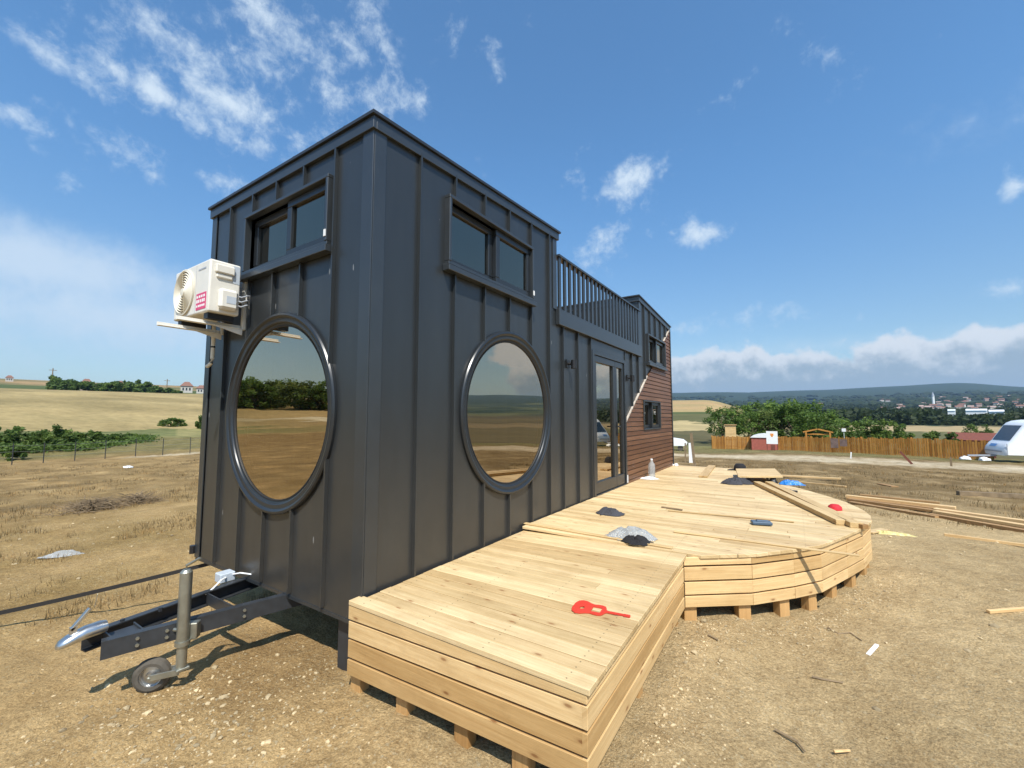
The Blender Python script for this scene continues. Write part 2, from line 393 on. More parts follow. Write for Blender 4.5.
# ground: base colours painted per vertex by what grows or lies there (attribute Col), broken up by noise
def ground_mat(name, near):
    m, nt, p = new_mat(name); L = nt.links.new
    at_ = nd(nt, 'ShaderNodeAttribute', attribute_name='Col')
    tc = nd(nt, 'ShaderNodeTexCoord')
    col = at_.outputs['Color']
    if near:
        for sc, lo, hi, f in ((.55, (.84, .82, .79), (1.12, 1.12, 1.12), 1), (3.2, (.84, .81, .77), (1.12, 1.12, 1.12), .9), (17, (.80, .77, .73), (1.16, 1.16, 1.16), .8), (75, (.62, .57, .50), (1.28, 1.28, 1.28), .9), (190, (.78, .75, .70), (1.16, 1.16, 1.16), .8)):
            n = nd(nt, 'ShaderNodeTexNoise', ins={'Scale': sc, 'Detail': 7, 'Roughness': .62}); L(tc.outputs['Object'], n.inputs['Vector'])
            r = ramp(nt, [(.32, lo), (.68, hi)]); L(n.outputs['Fac'], r.inputs[0])
            col = mixc(nt, f, col, r.outputs[0], 'MULTIPLY')
        # crumbs of pale stone set in the soil
        last = None
        for sc, th in ((26, .24), (64, .31), (140, .34)):
            vo = nd(nt, 'ShaderNodeTexVoronoi', ins={'Scale': sc}); L(tc.outputs['Object'], vo.inputs['Vector'])
            s_ = nd(nt, 'ShaderNodeSeparateColor'); L(vo.outputs['Color'], s_.inputs[0])
            nn = nd(nt, 'ShaderNodeTexNoise', ins={'Scale': 1.1, 'Detail': 4}); L(tc.outputs['Object'], nn.inputs['Vector'])
            k = mth(nt, 'MULTIPLY', mth(nt, 'LESS_THAN', vo.outputs['Distance'], th), mth(nt, 'GREATER_THAN', mth(nt, 'ADD', s_.outputs[0], mth(nt, 'MULTIPLY', mth(nt, 'SUBTRACT', nn.outputs['Fac'], .5), .9)), .84))
            col = mixc(nt, mth(nt, 'MULTIPLY', k, .55), col, (.60, .49, .30))
            last = k if last is None else mth(nt, 'MAXIMUM', last, k)
        n1 = nd(nt, 'ShaderNodeTexNoise', ins={'Scale': 9, 'Detail': 10, 'Roughness': .7}); L(tc.outputs['Object'], n1.inputs['Vector'])
        n2 = nd(nt, 'ShaderNodeTexNoise', ins={'Scale': 60, 'Detail': 6, 'Roughness': .7}); L(tc.outputs['Object'], n2.inputs['Vector'])
        h = mth(nt, 'ADD', mth(nt, 'MULTIPLY', n1.outputs['Fac'], 1.5), mth(nt, 'ADD', mth(nt, 'MULTIPLY', n2.outputs['Fac'], .45), mth(nt, 'MULTIPLY', last, .25)))
        b = nd(nt, 'ShaderNodeBump', ins={'Strength': 1.0, 'Distance': .045}); L(h, b.inputs['Height']); L(b.outputs[0], p.inputs['Normal'])
    else:
        for sc, lo, hi in ((.006, (.85, .87, .85), (1.12, 1.1, 1.08)), (.05, (.82, .84, .82), (1.15, 1.14, 1.12)), (.5, (.8, .8, .78), (1.18, 1.18, 1.16))):
            mp = nd(nt, 'ShaderNodeMapping'); mp.inputs['Rotation'].default_value = (0, 0, .5); mp.inputs['Scale'].default_value = (1, 2.2, 1); L(tc.outputs['Object'], mp.inputs[0])
            n = nd(nt, 'ShaderNodeTexNoise', ins={'Scale': sc, 'Detail': 8, 'Roughness': .65}); L(mp.outputs[0], n.inputs['Vector'])
            r = ramp(nt, [(.32, lo), (.68, hi)]); L(n.outputs['Fac'], r.inputs[0])
            col = mixc(nt, 1, col, r.outputs[0], 'MULTIPLY')
    L(col, p.inputs['Base Color'])
    p.inputs['Roughness'].default_value = .95; p.inputs['Specular IOR Level'].default_value = .15
    return m
M['ground'] = ground_mat('dry_soil', True)
M['land'] = ground_mat('farm_land', False)

def lerp3(a, b, t): return tuple(x + (y - x) * t for x, y in zip(a, b))
DIRT = (.58, .415, .205); DIRTG = (.575, .44, .245); STRAW = (.36, .255, .105); WEED = (.215, .152, .070); GRAVEL = (.64, .565, .42); DARKSOIL = (.30, .195, .085)
WHEAT = (.345, .26, .122); SCRUB = (.075, .095, .032); GRASSG = (.115, .11, .045); FOREST = (.030, .046, .024); MEADOW = (.20, .19, .075)
def zone(x, y):
    th, D = polar(x, y)
    w = noise.fractal(V((x * .12, y * .12, 2)), 1, 2, 4)
    wf = noise.fractal(V((x * .9, y * .9, 8)), 1, 2, 3)
    l, m, r, b = wts(th)
    if D < 52:
        side = sm(-30, 6, th)
        c = lerp3(DIRT, DIRTG, side)
        # sunburnt grass on the left, trampled weeds further off on the right
        c = lerp3(c, STRAW, max(0, min(1, (1 - side) * sm(4.2, 8, D + w * 2) * (.75 + .5 * wf))))
        c = lerp3(c, WEED, max(0, min(1, sm(9, 17, D + w * 2) * (.5 + .45 * side + .6 * wf))))
        # pale gravel bank / track
        Dp = 32.3 + 1.2 * w
        on = sm(-3.6, -1.9, -abs(D - Dp) - 1.6 * wf) if th > 17 else (sm(-1.0, -.3, -abs(D - 36.5 - .35 * (th + 36))) * sm(-43, -40, th + w) if th < -15 else 0)
        c = lerp3(c, GRAVEL, min(1, on * (.75 + .6 * wf)) if on > 0 else 0)
        if D > 36.5:
            c = lerp3(c, lerp3((.30, .21, .09), (.22, .15, .065), .5 + .5 * wf) if abs(th) > 75 else lerp3(MEADOW, SCRUB, .3 + .4 * wf), sm(33, 42, D + w * 3) * .8)
        # darker brown soil colour around the drawbar and house front
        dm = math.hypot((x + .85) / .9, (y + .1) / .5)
        c = lerp3(c, DARKSOIL, max(0, min(.75, (1.2 - dm + wf * .5))))
        return c
    Dn = D + w * 6
    cl = WHEAT
    if Dn < 62: cl = lerp3(MEADOW, WHEAT, .25 + .3 * wf) if th > -38 else lerp3(MEADOW, SCRUB, .5 + .4 * wf)
    elif D < 262 + 10 * w: cl = lerp3(WHEAT, (.24, .18, .08), max(0, min(1, .35 + 1.1 * noise.fractal(V((x * .018, y * .06, 4)), 1, 2, 4))))
    elif D < 420: cl = SCRUB if th < -30 else MEADOW
    else: cl = lerp3((.30, .20, .10), SCRUB, max(0, min(1, .35 + 1.2 * noise.noise(V((x * .012, y * .02, 4))))))
    cm = WHEAT
    if Dn < 84: cm = lerp3((.125, .10, .05), (.075, .075, .032), max(0, min(1, .45 + .5 * w)))
    elif D < 112 + 14 * w: cm = (.40, .31, .16)
    elif D < 160: cm = GRASSG
    elif D < 175: cm = SCRUB
    elif D < 560: cm = lerp3(WHEAT, (.40, .26, .13), max(0, min(1, .5 + noise.noise(V((x * .01, y * .03, 4))))))
    else: cm = FOREST
    cr = FOREST
    q = noise.noise(V((x * .006, y * .006, 7)))
    if D < 62: cr = lerp3(MEADOW, SCRUB, .4)
    elif D < 120: cr = lerp3((.12, .085, .05), GRASSG, sm(60, 90, Dn))
    elif D < 215 + 20 * w: cr = GRASSG
    elif D < 300 + 25 * w: cr = (.34, .255, .14)
    elif D < 900: cr = lerp3(FOREST, GRASSG, max(0, min(1, .4 + 2 * q)))
    elif D < 2600: cr = lerp3(FOREST, (.11, .12, .05), max(0, min(1, .2 + 1.6 * q)))
    cb = lerp3((.40, .27, .12), (.27, .18, .08), max(0, min(1, .5 + 1.6 * noise.noise(V((x * .03, y * .05, 1))))))
    if abs(D - 75 - 6 * w) < 4: cb = GRAVEL
    if D > 420: cb = lerp3(FOREST, MEADOW, max(0, min(1, .2 + 1.4 * q)))
    if th > 50: cr = lerp3(cr, (.13, .095, .05), .75 * sm(50, 56, th) * (1 - sm(600, 1200, D)))
    s = l + m + r + b
    return tuple((cl[i] * l + cm[i] * m + cr[i] * r + cb[i] * b) / s for i in range(3))

def polar_sheet(name, radii, mat, disp=None, start=None):
    ths = []
    a = -180.0
    while a < 180 - 1e-6:
        ths.append(a)
        a += .3 if -56 <= a < 56 else 1.5
    n = len(ths)
    vs = []
    for Rr in radii:
        for t in ths:
            az = R_(t) + YAW
            x, y = CAM.x + math.sin(az) * Rr, CAM.y + math.cos(az) * Rr
            z = hgt(x, y)
            if disp: z += disp(x, y, Rr)
            vs.append((x, y, z))
    fs = []
    for i in range(len(radii) - 1):
        for k in range(n):
            k2 = (k + 1) % n
            fs.append((i * n + k, (i + 1) * n + k, (i + 1) * n + k2, i * n + k2))
    if start:
        fs.append(tuple(range(n)))
    me = bpy.data.meshes.new(name); me.from_pydata(vs, [], fs)
    ca = me.color_attributes.new('Col', 'FLOAT_COLOR', 'POINT')
    flat = []
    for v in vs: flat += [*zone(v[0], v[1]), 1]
    ca.data.foreach_set('color', flat)
    me.polygons.foreach_set('use_smooth', [True] * len(me.polygons))
    me.materials.append(mat)
    o = bpy.data.objects.new(name, me); COL.objects.link(o)
    o['kind'] = 'structure'
    return o
def near_disp(x, y, r):
    a = noise.fractal(V((x * 2.5, y * 2.5, 4)), .7, 2.1, 6) * .021
    k = math.exp(-((x + .55) ** 2 + (y - .1) ** 2) / .5) * .02
    k += math.exp(-((x + 1.1) ** 2 + (y + .7) ** 2) / .35) * .032
    return (a + k) * (1 if r < 18 else 2.2)
rad = [.25]
while rad[-1] < 50: rad.append(rad[-1] * 1.0165)
rad[-1] = 50
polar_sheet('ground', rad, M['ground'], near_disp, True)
rad = [49.5]
while rad[-1] < 620: rad.append(rad[-1] * 1.012)
polar_sheet('fields', rad, M['land'])
r0 = rad[-1] * .995
rad = [r0]
while rad[-1] < 9000: rad.append(rad[-1] * 1.02)
polar_sheet('hills', rad, M['land'])

# ------------------------------------------------------------------ the tiny house
HW = 2.4; HL = 8.25
house = thing('tiny_house', (0, 0, 0), 'anthracite metal clad tiny house on a trailer with two round windows and a roof terrace', 'tiny house')
def FR(u, z, n): return V((u, -n, z))            # front face, n outward
def SD(u, z, n): return V((n, u, z))             # long face toward the deck
def BK(u, z, n): return V((u, HL + n, z))
def LF(u, z, n): return V((-HW - n, u, z))
def T1F(u, z, n): return V((u, 2.68 + n, z))
def T2F(u, z, n): return V((u, 5.95 - n, z))
def fb(mb, F, u0, u1, z0, z1, n0, n1, mi=0, tone=.5, ud=None, off=0):
    mb.hexa([F(u0, z0, n0), F(u1, z0, n0), F(u1, z1, n0), F(u0, z1, n0), F(u0, z0, n1), F(u1, z0, n1), F(u1, z1, n1), F(u0, z1, n1)], mi, tone, ud, off)
def plate(mb, F, outer, holes, n0, n1, mi=0):
    bm = bmesh.new(); es = []; loops = []
    for lp in [outer] + holes:
        vs = [bm.verts.new((p[0], p[1], 0)) for p in lp]
        loops.append(vs)
        for i in range(len(vs)): es.append(bm.edges.new((vs[i], vs[(i + 1) % len(vs)])))
    bmesh.ops.triangle_fill(bm, use_beauty=True, use_dissolve=False, edges=es)
    bm.verts.index_update()
    P = [(v.co.x, v.co.y) for v in bm.verts]; N = len(P)
    fs = []
    for f in bm.faces:
        ids = [v.index for v in f.verts]
        fs.append(tuple(ids)); fs.append(tuple(i + N for i in reversed(ids)))
    for lp in loops:
        ids = [v.index for v in lp]
        for i in range(len(ids)):
            j = (i + 1) % len(ids); fs.append((ids[i], ids[j], ids[j] + N, ids[i] + N))
    mb.add([F(u, z, n1) for u, z in P] + [F(u, z, n0) for u, z in P], fs, mi)
    bm.free()
def circ(cu, cz, r, n=96): return [(cu + r * math.cos(2 * math.pi * k / n), cz + r * math.sin(2 * math.pi * k / n)) for k in range(n)]
def rect(a, b, c, d): return [(a, c), (b, c), (b, d), (a, d)]
RF = (-1.10, 1.336); RS = (1.70, 1.345); RR = .735
WF = (-1.64, -.46, 2.56, 3.035); WS = (.745, 2.04, 2.555, 3.085)
DR = (3.70, 5.03, .205, 2.195); WU = (6.40, 7.66, 2.365, 2.865); WL = (6.06, 7.17, 1.085, 1.58)
zt1 = lambda y: 3.338 + .066 * y
zt2 = lambda y: 3.515 - .073 * (y - 5.95)
front_out = rect(-HW, 0, 0, zt1(0)); front_h = [circ(*RF, RR), rect(*WF)]
side_out = [(0, 0), (HL, 0), (HL, zt2(HL)), (5.95, zt2(5.95)), (5.95, 2.42), (2.68, 2.42), (2.68, zt1(2.68)), (0, zt1(0))]
side_h = [circ(*RS, RR), rect(*WS), rect(*DR), rect(*WU), rect(*WL)]
def seam(mb, F, u, z0, z1): fb(mb, F, u - .008, u + .008, z0, z1, .001, .030)
def seam_cut(mb, F, u, z0, z1, cuts):
    segs = [(z0, z1)]
    for c in cuts:
        if len(c) == 3:
            cu, cz, r = c
            if abs(u - cu) >= r: continue
            h = math.sqrt(r * r - (u - cu) ** 2); a, b = cz - h, cz + h
        else:
            if not (c[0] < u < c[1]): continue
            a, b = c[2], c[3]
        ns = []
        for s0, s1 in segs:
            if a > s0: ns.append((s0, min(s1, a)))
            if b < s1: ns.append((max(s0, b), s1))
        segs = [q for q in ns if q[1] - q[0] > .01]
    for s0, s1 in segs: seam(mb, F, u, s0, s1)

mb = MB(); plate(mb, FR, front_out, front_h, -.10, 0)
for u in (-2.0, -1.59, -1.2, -.80, -.395): seam_cut(mb, FR, u, .02, 3.255, [(*RF, .77), (WF[0] - .04, WF[1] + .04, WF[2] - .06, WF[3] + .03)])
w = mb.build('front_wall', M['clad'], house)
mb = MB(); plate(mb, SD, side_out, side_h, -.10, 0)
diag = lambda y: 1.2 + (y - 5.05) * .655
for u in (.423, .825, 1.235, 1.643, 2.065, 2.468): seam_cut(mb, SD, u, .02, zt1(u) - .07, [(*RS, .77), (WS[0] - .04, WS[1] + .04, WS[2] - .07, WS[3] + .03)])
for u in (2.814, 3.239, 3.655): seam(mb, SD, u, .02, 2.38)
for u in (5.07, 5.45, 5.82): seam(mb, SD, u, diag(u) + .02, 2.38)
for u in (6.25, 6.65, 7.05, 7.45, 7.85): seam_cut(mb, SD, u, diag(u) + .02, zt2(u) - .1, [(WU[0] - .04, WU[1] + .04, WU[2] - .07, WU[3] + .04)])
mb.build('side_wall', M['clad'], house)
mb = MB(); plate(mb, BK, rect(-HW, 0, 0, zt2(HL)), [], -.10, 0); mb.build('rear_wall', M['clad'], house)
mb = MB(); plate(mb, LF, side_out, [], -.10, 0)
for k in range(1, 20): seam(mb, LF, .41 * k, .02, 2.35)
mb.build('far_side_wall', M['clad'], house)
mb = MB(); plate(mb, T1F, rect(-HW + .1, -.1, 2.45, zt1(2.68) - .01), [], -.1, 0)
mb.build('terrace_wall', M['clad'], house); mb = MB(); plate(mb, T2F, rect(-HW + .1, -.1, 2.45, zt2(5.95) - .01), [], -.1, 0)
for k in range(1, 6):
    seam(mb, T2F, -.4 * k, 2.5, 3.4)
mb.build('terrace_wall', M['clad'], house)
# corner trims, each a folded strip
for F, u0, u1, z0, z1, n0, n1 in ((FR, -.10, .010, 0, 3.262, .002, .012), (SD, .0, .10, 0, 3.262, .002, .012), (FR, -HW - .006, -HW + .085, 0, 3.262, .002, .012), (SD, 2.58, 2.675, 2.57, zt1(2.62) - .09, .002, .012),
        (SD, 5.955, 6.07, 2.42, zt2(6) - .09, .002, .012), (SD, HL - .045, HL + .006, 0, zt2(HL) - .1, .026, .036), (BK, -.1, .036, 0, zt2(HL) - .1, .002, .012)):
    mb = MB(); fb(mb, F, u0, u1, z0, z1, n0, n1); mb.build('corner_trim', M['trim'], house, bevel=.0012)
# bottom flashing
for F, u0, u1 in ((FR, -HW, 0), (SD, .005, HL)):
    mb = MB(); fb(mb, F, u0, u1, -.025, .0, -.09, .004); mb.build('base_flashing', M['trim'], house)
# fascia below the roof edge and the roofs
def roof(y0, y1, z0, z1, o0, o1):
    r = MB(); f = MB()
    x0, x1 = -HW - .045, .045
    r.hexa([(x0, y0 - o0, z0), (x1, y0 - o0, z0), (x1, y1 + o1, z1), (x0, y1 + o1, z1), (x0, y0 - o0, z0 + .022), (x1, y0 - o0, z0 + .022), (x1, y1 + o1, z1 + .022), (x0, y1 + o1, z1 + .022)])
    h = .088; p = .028
    for xa, xb in ((.001, p), (-HW - p, -HW - .001)):
        f.hexa([(xa, y0, z0 - h), (xb, y0, z0 - h), (xb, y1, z1 - h), (xa, y1, z1 - h), (xa, y0, z0 - .002), (xb, y0, z0 - .002), (xb, y1, z1 - .002), (xa, y1, z1 - .002)])
    f.box(-HW - p, p, y0 - p, y0 - .001, z0 - h, z0 - .003)
    f.box(-HW - p, p, y1 + .001, y1 + p, z1 - h, z1 - .003)
    ro = r.build('roof', M['roofedge'], house)
    f.build('roof_fascia', M['trim'], ro, bevel=.0015)
    return ro
ro = roof(0, 2.68, zt1(0), zt1(2.68), .045, .05)
mb = MB()
for k in range(7):
    mb = MB(); mb.tube([(-HW + .12 + k * .33, -.02, zt1(0) + .021), (-HW + .12 + k * .33, -.02, zt1(0) + .045)], [.013, .010], 8); mb.build('screw_cap', M['roofedge'], ro)

roof(5.95, HL, zt2(5.95), zt2(HL), .06, .06)
# terrace floor, edge band and railing
mb = MB()
for k in range(16): mb.box(-HW + .02, -.02, 2.70 + k * .2025, 2.70 + k * .2025 + .198, 2.42, 2.448, 0, random.random(), (1, 0, 0), k)
mb.build('terrace_floor', M['pinedk'], house)
mb = MB(); fb(mb, SD, 2.655, 5.95, 2.385, 2.575, .002, .055); mb.build('terrace_band', M['trim'], house, bevel=.004); mb = MB(); fb(mb, LF, 2.68, 5.95, 2.385, 2.575, .002, .055)
mb.build('terrace_band', M['trim'], house, bevel=.004)
for F, nm in ((SD, 0), (LF, 1)):
    mb = MB()
    fb(mb, F, 2.685, 5.945, 3.225, 3.25, -.055, .045); fb(mb, F, 2.685, 5.945, 2.60, 2.625, -.052, -.012)
    rl = mb.build('railing', M['trim'], house)
    for k in range(23):
        u = 2.73 + k * .1425
        mb = MB(); fb(mb, F, u - .028, u + .028, 2.578, 3.222, .004, .028)
        mb.build('baluster', M['trim'], rl)
# timber cladding wedge: lapped boards cut along the diagonal, round both small windows
mb = MB(); z = .035; k = 0; H = .079
while z < 3.25:
    z2 = z + H - .012
    def ul(q): return 5.085 if q < 1.2 else 5.085 + (q - 1.2) / .655
    a0, a1 = ul(z), ul(z2)
    ends = [(a0, a1, HL - .05, HL - .05)]
    for wd in (WU, WL):
        e2 = []
        for (p0, p1, q0, q1) in ends:
            if z2 > wd[2] - .03 and z < wd[3] + .03:
                l, r_ = wd[0] - .03, wd[1] + .03
                if p0 < l: e2.append((p0, min(p1, l), l, l))
                if r_ < q0 and max(p0, p1) < q0: e2.append((max(p0, r_), max(p1, r_), q0, q1))
            else: e2.append((p0, p1, q0, q1))
        ends = e2
    for (p0, p1, q0, q1) in ends:
        if q0 - p0 < .02: continue
        p1 = min(p1, q1 - .005)
        c = [SD(p0, z, .002), SD(q0, z, .002), SD(q1, z2, .002), SD(p1, z2, .002), SD(p0, z, .026), SD(q0, z, .026), SD(q1, z2, .019), SD(p1, z2, .019)]
        mb.hexa(c, 0, random.random(), (0, 1, 0), k + .37)
    z += H; k += 1
cw = mb.build('timber_cladding', M['cladwood'], house)
for y0, y1, n in ((5.06, 6.36, 9), (7.70, 8.2, 4)):
    mb = MB()
    for i in range(n):
        a = y0 + (y1 - y0) * i / n; b = a + (y1 - y0) / n
        e_ = random.uniform(-.008, .008)
        mb.hexa([SD(a, diag(a) - .004 + e_, .002), SD(b, diag(b) - .004 + e_, .002), SD(b, diag(b) + .022, .002), SD(a, diag(a) + .022, .002), SD(a, diag(a) - .004 + e_, .030), SD(b, diag(b) - .004 + e_, .030), SD(b, diag(b) + .022, .030), SD(a, diag(a) + .022, .030)])
    tag(mb.build('cladding_edge', M['paleedge'], house), 'pale unpainted edge strip along the slanted cut of the cladding')
# round windows
def round_window(F, c, ax):
    cc = F(c[0], c[1], 0)
    mb = MB()
    mb.lathe(cc, ax, [(.735, -.07), (.735, .0), (.735, .002), (.786, .002), (.788, .022), (.780, .033), (.764, .036), (.752, .031), (.746, .023), (.738, .021), (.716, .021), (.708, .016), (.704, .007), (.692, .003), (.688, -.03), (.70, -.07)], 96)
    fr = mb.build('round_window', M['pvc'], house, True, ang=32)
    mb = MB(); mb.lathe(cc, ax, [(.688, -.012), (.692, .006), (.681, .005), (.677, -.012)], 96); mb.build('gasket', M['gasket'], fr, True)
    mb = MB(); n = 96
    ring = [F(c[0] + .690 * math.cos(2 * math.pi * k / n), c[1] + .690 * math.sin(2 * math.pi * k / n), -.006) for k in range(n)]
    mb.add(ring, [tuple(range(n))]); mb.build('pane', M['glass'], fr, fix=False)
round_window(FR, RF, (0, -1, 0)); round_window(SD, RS, (1, 0, 0))
# two-sash windows in a projecting metal surround
def window(F, wd, deep=.06, sill=True, open_first=True, tip=None, gl='glassdk', flat=False):
    a, b, c, d = wd
    mb = MB(); t = .028
    fb(mb, F, a - t, b + t, d, d + t, -.09, deep); fb(mb, F, a - t, a, c, d - .0005, -.09, deep); fb(mb, F, b, b + t, c, d - .0005, -.09, deep)
    fb(mb, F, a - t, b + t, c - t, c - .0005, -.09, deep * .9)
    wn = mb.build('window', M['trim'], house, bevel=.003)
    if sill:
        mb = MB(); mb.hexa([F(a - .05, c - .085, .004), F(b + .05, c - .085, .004), F(b + .05, c - t - .001, .004), F(a - .05, c - t - .001, .004), F(a - .05, c - .085, deep + .018), F(b + .05, c - .085, deep + .018), F(b + .05, c - t - .012, deep + .018), F(a - .05, c - t - .012, deep + .018)])
        mb.build('sill', M['trim'], wn, bevel=.003)
    mid = (a + b) / 2 + .02
    for i, (p, q, n0) in enumerate(((a + .002, mid, -.075), (mid + .002, b - .002, -.032))):
        s = .062
        mb = MB()
        n1 = n0 + .05
        fb(mb, F, p, q, c + .002, c + s, n0, n1); fb(mb, F, p, q, d - s, d - .002, n0, n1)
        fb(mb, F, p, p + s, c + s + .0005, d - s - .0005, n0, n1); fb(mb, F, q - s, q, c + s + .0005, d - s - .0005, n0, n1)
        mb.build('sash', M['pvc'], wn, bevel=.004)
        mb = MB(); fb(mb, F, p + s - .004, q - s + .004, c + s - .004, d - s + .004, n0 + .018, n0 + .026)
        mb.build('pane', M[gl], wn)
    if tip:
        mb = MB(); fb(mb, F, b + .003, b + t - .003, c + .03, c + .08, deep + .001, deep + .006); mb.build('latch', M['white'], wn)
window(FR, WF, .055, tip=1); window(SD, WS, .055, tip=1)
window(SD, WU, .06, sill=True); window(SD, WL, .045, sill=False)
# glazed double door
a, b, c, d = DR
mb = MB()
fb(mb, SD, a - .02, a + .055, c, d + .03, -.09, .035); fb(mb, SD, b - .03, b + .03, c, d + .03, -.09, .035); fb(mb, SD, a + .056, b - .031, d - .03, d + .03, -.09, .034)
fb(mb, SD, a + .056, b - .031, c, c + .03, -.09, .034)
fb(mb, SD, a - .02, b + .03, d + .032, 2.383, .002, .018)
door = mb.build('door', M['pvc'], house, bevel=.003)
for (p, q, s) in ((a + .06, 4.60, .085), (4.605, b - .035, .075)):
    mb = MB(); z0, z1 = c + .034, d - .034; n0, n1 = -.05, .018
    fb(mb, SD, p, q, z0, z0 + .16, n0, n1); fb(mb, SD, p, q, z1 - .09, z1, n0, n1)
    fb(mb, SD, p, p + s, z0 + .1605, z1 - .0905, n0, n1); fb(mb, SD, q - s, q, z0 + .1605, z1 - .0905, n0, n1)
    mb.build('door_leaf', M['pvc'], door, bevel=.004)
    mb = MB(); fb(mb, SD, p + s - .004, q - s + .004, z0 + .156, z1 - .086, -.02, -.012); mb.build('pane', M['glass'], door)
mb = MB(); fb(mb, SD, 4.635, 4.668, 1.0, 1.22, .019, .027); mb.tube([(.027, 4.65, 1.15), (.07, 4.65, 1.15), (.075, 4.55, 1.15)], .011, 8); mb.build('handle', M['black'], door, True)
mb = MB(); fb(mb, SD, b - .0, b + .028, c + .04, c + .16, .036, .044); mb.build('hinge', M['white'], door)
# up-and-down wall lamps
for y in (2.955, 5.24):
    mb = MB(); fb(mb, SD, y - .045, y + .045, 1.90, 2.0, .004, .018); mb.tube([(.02, y, 1.95), (.07, y, 1.95)], .018, 8)
    mb.tube([(.09, y, 1.885), (.09, y, 1.99)], .035, 16); mb.build('wall_lamp', M['black'], house, True)
# inside: pine lining and floor, seen faintly through the panes
mb = MB()
plate(mb, FR, rect(-HW + .12, -.12, .12, 3.3), front_h, -.125, -.105); plate(mb, SD, [(.13, .12), (8.1, .12), (8.1, 2.38), (2.6, 2.38), (2.6, 3.3), (.13, 3.3)], side_h[:3] + [side_h[4]], -.125, -.105)
mb.box(-HW + .11, -HW + .13, .13, 8.1, .12, 3.2); mb.box(-HW + .12, -.12, 8.1, 8.12, .12, 2.38)
mb.box(-HW + .12, -.12, .13, 8.1, .04, .12, 0, .4, (0, 1, 0)); mb.box(-HW + .13, -.13, .14, 8.1, 2.30, 2.36, 0, .3, (1, 0, 0))
for k in range(5): mb.box(-HW + .14, -.14, .45 + k * .5, .55 + k * .5, 2.18, 2.298, 0, random.random(), (1, 0, 0), k)
mb.build('inner_lining', M['inner'], house)
mb = MB()
for k in range(7): mb.box(-2.27 + k * .035, -2.24 + k * .035, .20 + .02 * (k % 2), .23 + .02 * (k % 2), .45, 1.2)
mb.build('curtain', M['white'], house)
mb = MB(); mb.box(-HW + .15, -HW + .55, 1.5, 2.2, .13, 1.15); mb.build('cupboard', M['white'], house)
# chassis under the floor, with wheels and one corner stand
mb = MB()
mb.box(-HW + .05, -.05, .05, HL - .05, -.02, .035)
for x in (-.55, -1.85): mb.box(x - .04, x + .04, .3, HL - .2, -.13, -.021)
for y in (1, 2.6, 4.2, 5.8, 7.4): mb.box(-HW + .2, -.2, y - .03, y + .03, -.10, -.022)
mb.build('chassis', M['grey_steel'], house)
for y in (3.6, 4.4):
    for x in (-.25, -2.15):
        mb = MB(); zc = hgt(x, y) + .30
        mb.lathe((x - .09, y, zc), (1, 0, 0), [(.17, .02), (.27, .0), (.30, .03), (.30, .15), (.27, .18), (.17, .16)], 32, closed=True); wh = mb.build('wheel', M['rubber'], house, True)
        mb = MB(); mb.lathe((x - .09, y, zc), (1, 0, 0), [(.001, .10), (.06, .13), (.10, .10), (.172, .14)], 24); mb.build('rim', M['zinc'], wh, True)
mb = MB(); g = hgt(-.2, .1)
mb.box(-.30, -.165, .05, .058, g - .03, -.02); mb.box(-.30, -.292, .058, .14, g - .03, -.02); mb.box(-.173, -.165, .058, .14, g - .03, -.02); mb.box(-.33, -.14, .03, .17, g - .04, g - .002)
mb.build('corner_stand', M['grey_steel'], house)
# drawbar: two channel beams, cross plates
mb = MB()
def channel(p0, p1, inward):
    d = (V(p1) - V(p0)); d.z = 0; d.normalize(); sd = V((d.y, -d.x, 0)) * inward
    zb, ztp = -.108, -.006
    def seg(o0, o1, z0, z1):
        A, B = V(p0), V(p1)
        mb.hexa([A + sd * o0 + V((0, 0, z0)), A + sd * o1 + V((0, 0, z0)), B + sd * o1 + V((0, 0, z0)), B + sd * o0 + V((0, 0, z0)), A + sd * o0 + V((0, 0, z1)), A + sd * o1 + V((0, 0, z1)), B + sd * o1 + V((0, 0, z1)), B + sd * o0 + V((0, 0, z1))])
    seg(0, .007, zb, ztp); seg(.0072, .055, ztp - .008, ztp); seg(.0072, .055, zb, zb + .008)
channel((-1.09, -.955, 0), (-.76, .35, 0), -1)
channel((-1.335, -.985, 0), (-1.55, .35, 0), 1)
drawbar = mb.build('drawbar', M['grey_steel'], house)
mb = MB()
mb.box(-1.275, -1.13, -.90, -.893, -.095, -.015); mb.box(-1.275, -1.115, -.76, -.752, -.095, -.015); mb.box(-1.26, -1.13, -.893, -.76, -.035, -.028)
mb.build('cross_plate', M['grey_steel'], drawbar)
mb = MB(); mb.box(-1.40, -.98, -.30, -.29, -.095, -.015); mb.build('cross_plate', M['grey_steel'], drawbar)
mb = MB()
mb.tube([(-1.335, -.60, -.02), (-1.335, -.60, .006)], .012, 6); mb.tube([(-1.33, -.80, -.02), (-1.33, -.80, .006)], .012, 6); mb.tube([(-1.30, -.93, -.02), (-1.30, -.93, .012)], .012, 6)
mb.build('bolt', M['grey_steel'], drawbar)
for (bx_, by_) in ((-1.045, -.80), (-1.005, -.665), (-.985, -.59), (-.90, -.26)):
    for zz in (-.035, -.075):
        dd = V((.33, 1.305, 0)).normalized(); on = V((-1.09, -.955, 0)) + dd * ((by_ + .955) / dd.y); nn = V((dd.y, -dd.x, 0))
        mb = MB(); mb.tube([V((on.x, on.y, zz)) + nn * .001, V((on.x, on.y, zz)) + nn * .012], .010, 6); mb.build('bolt', M['zinc_dull'], drawbar)
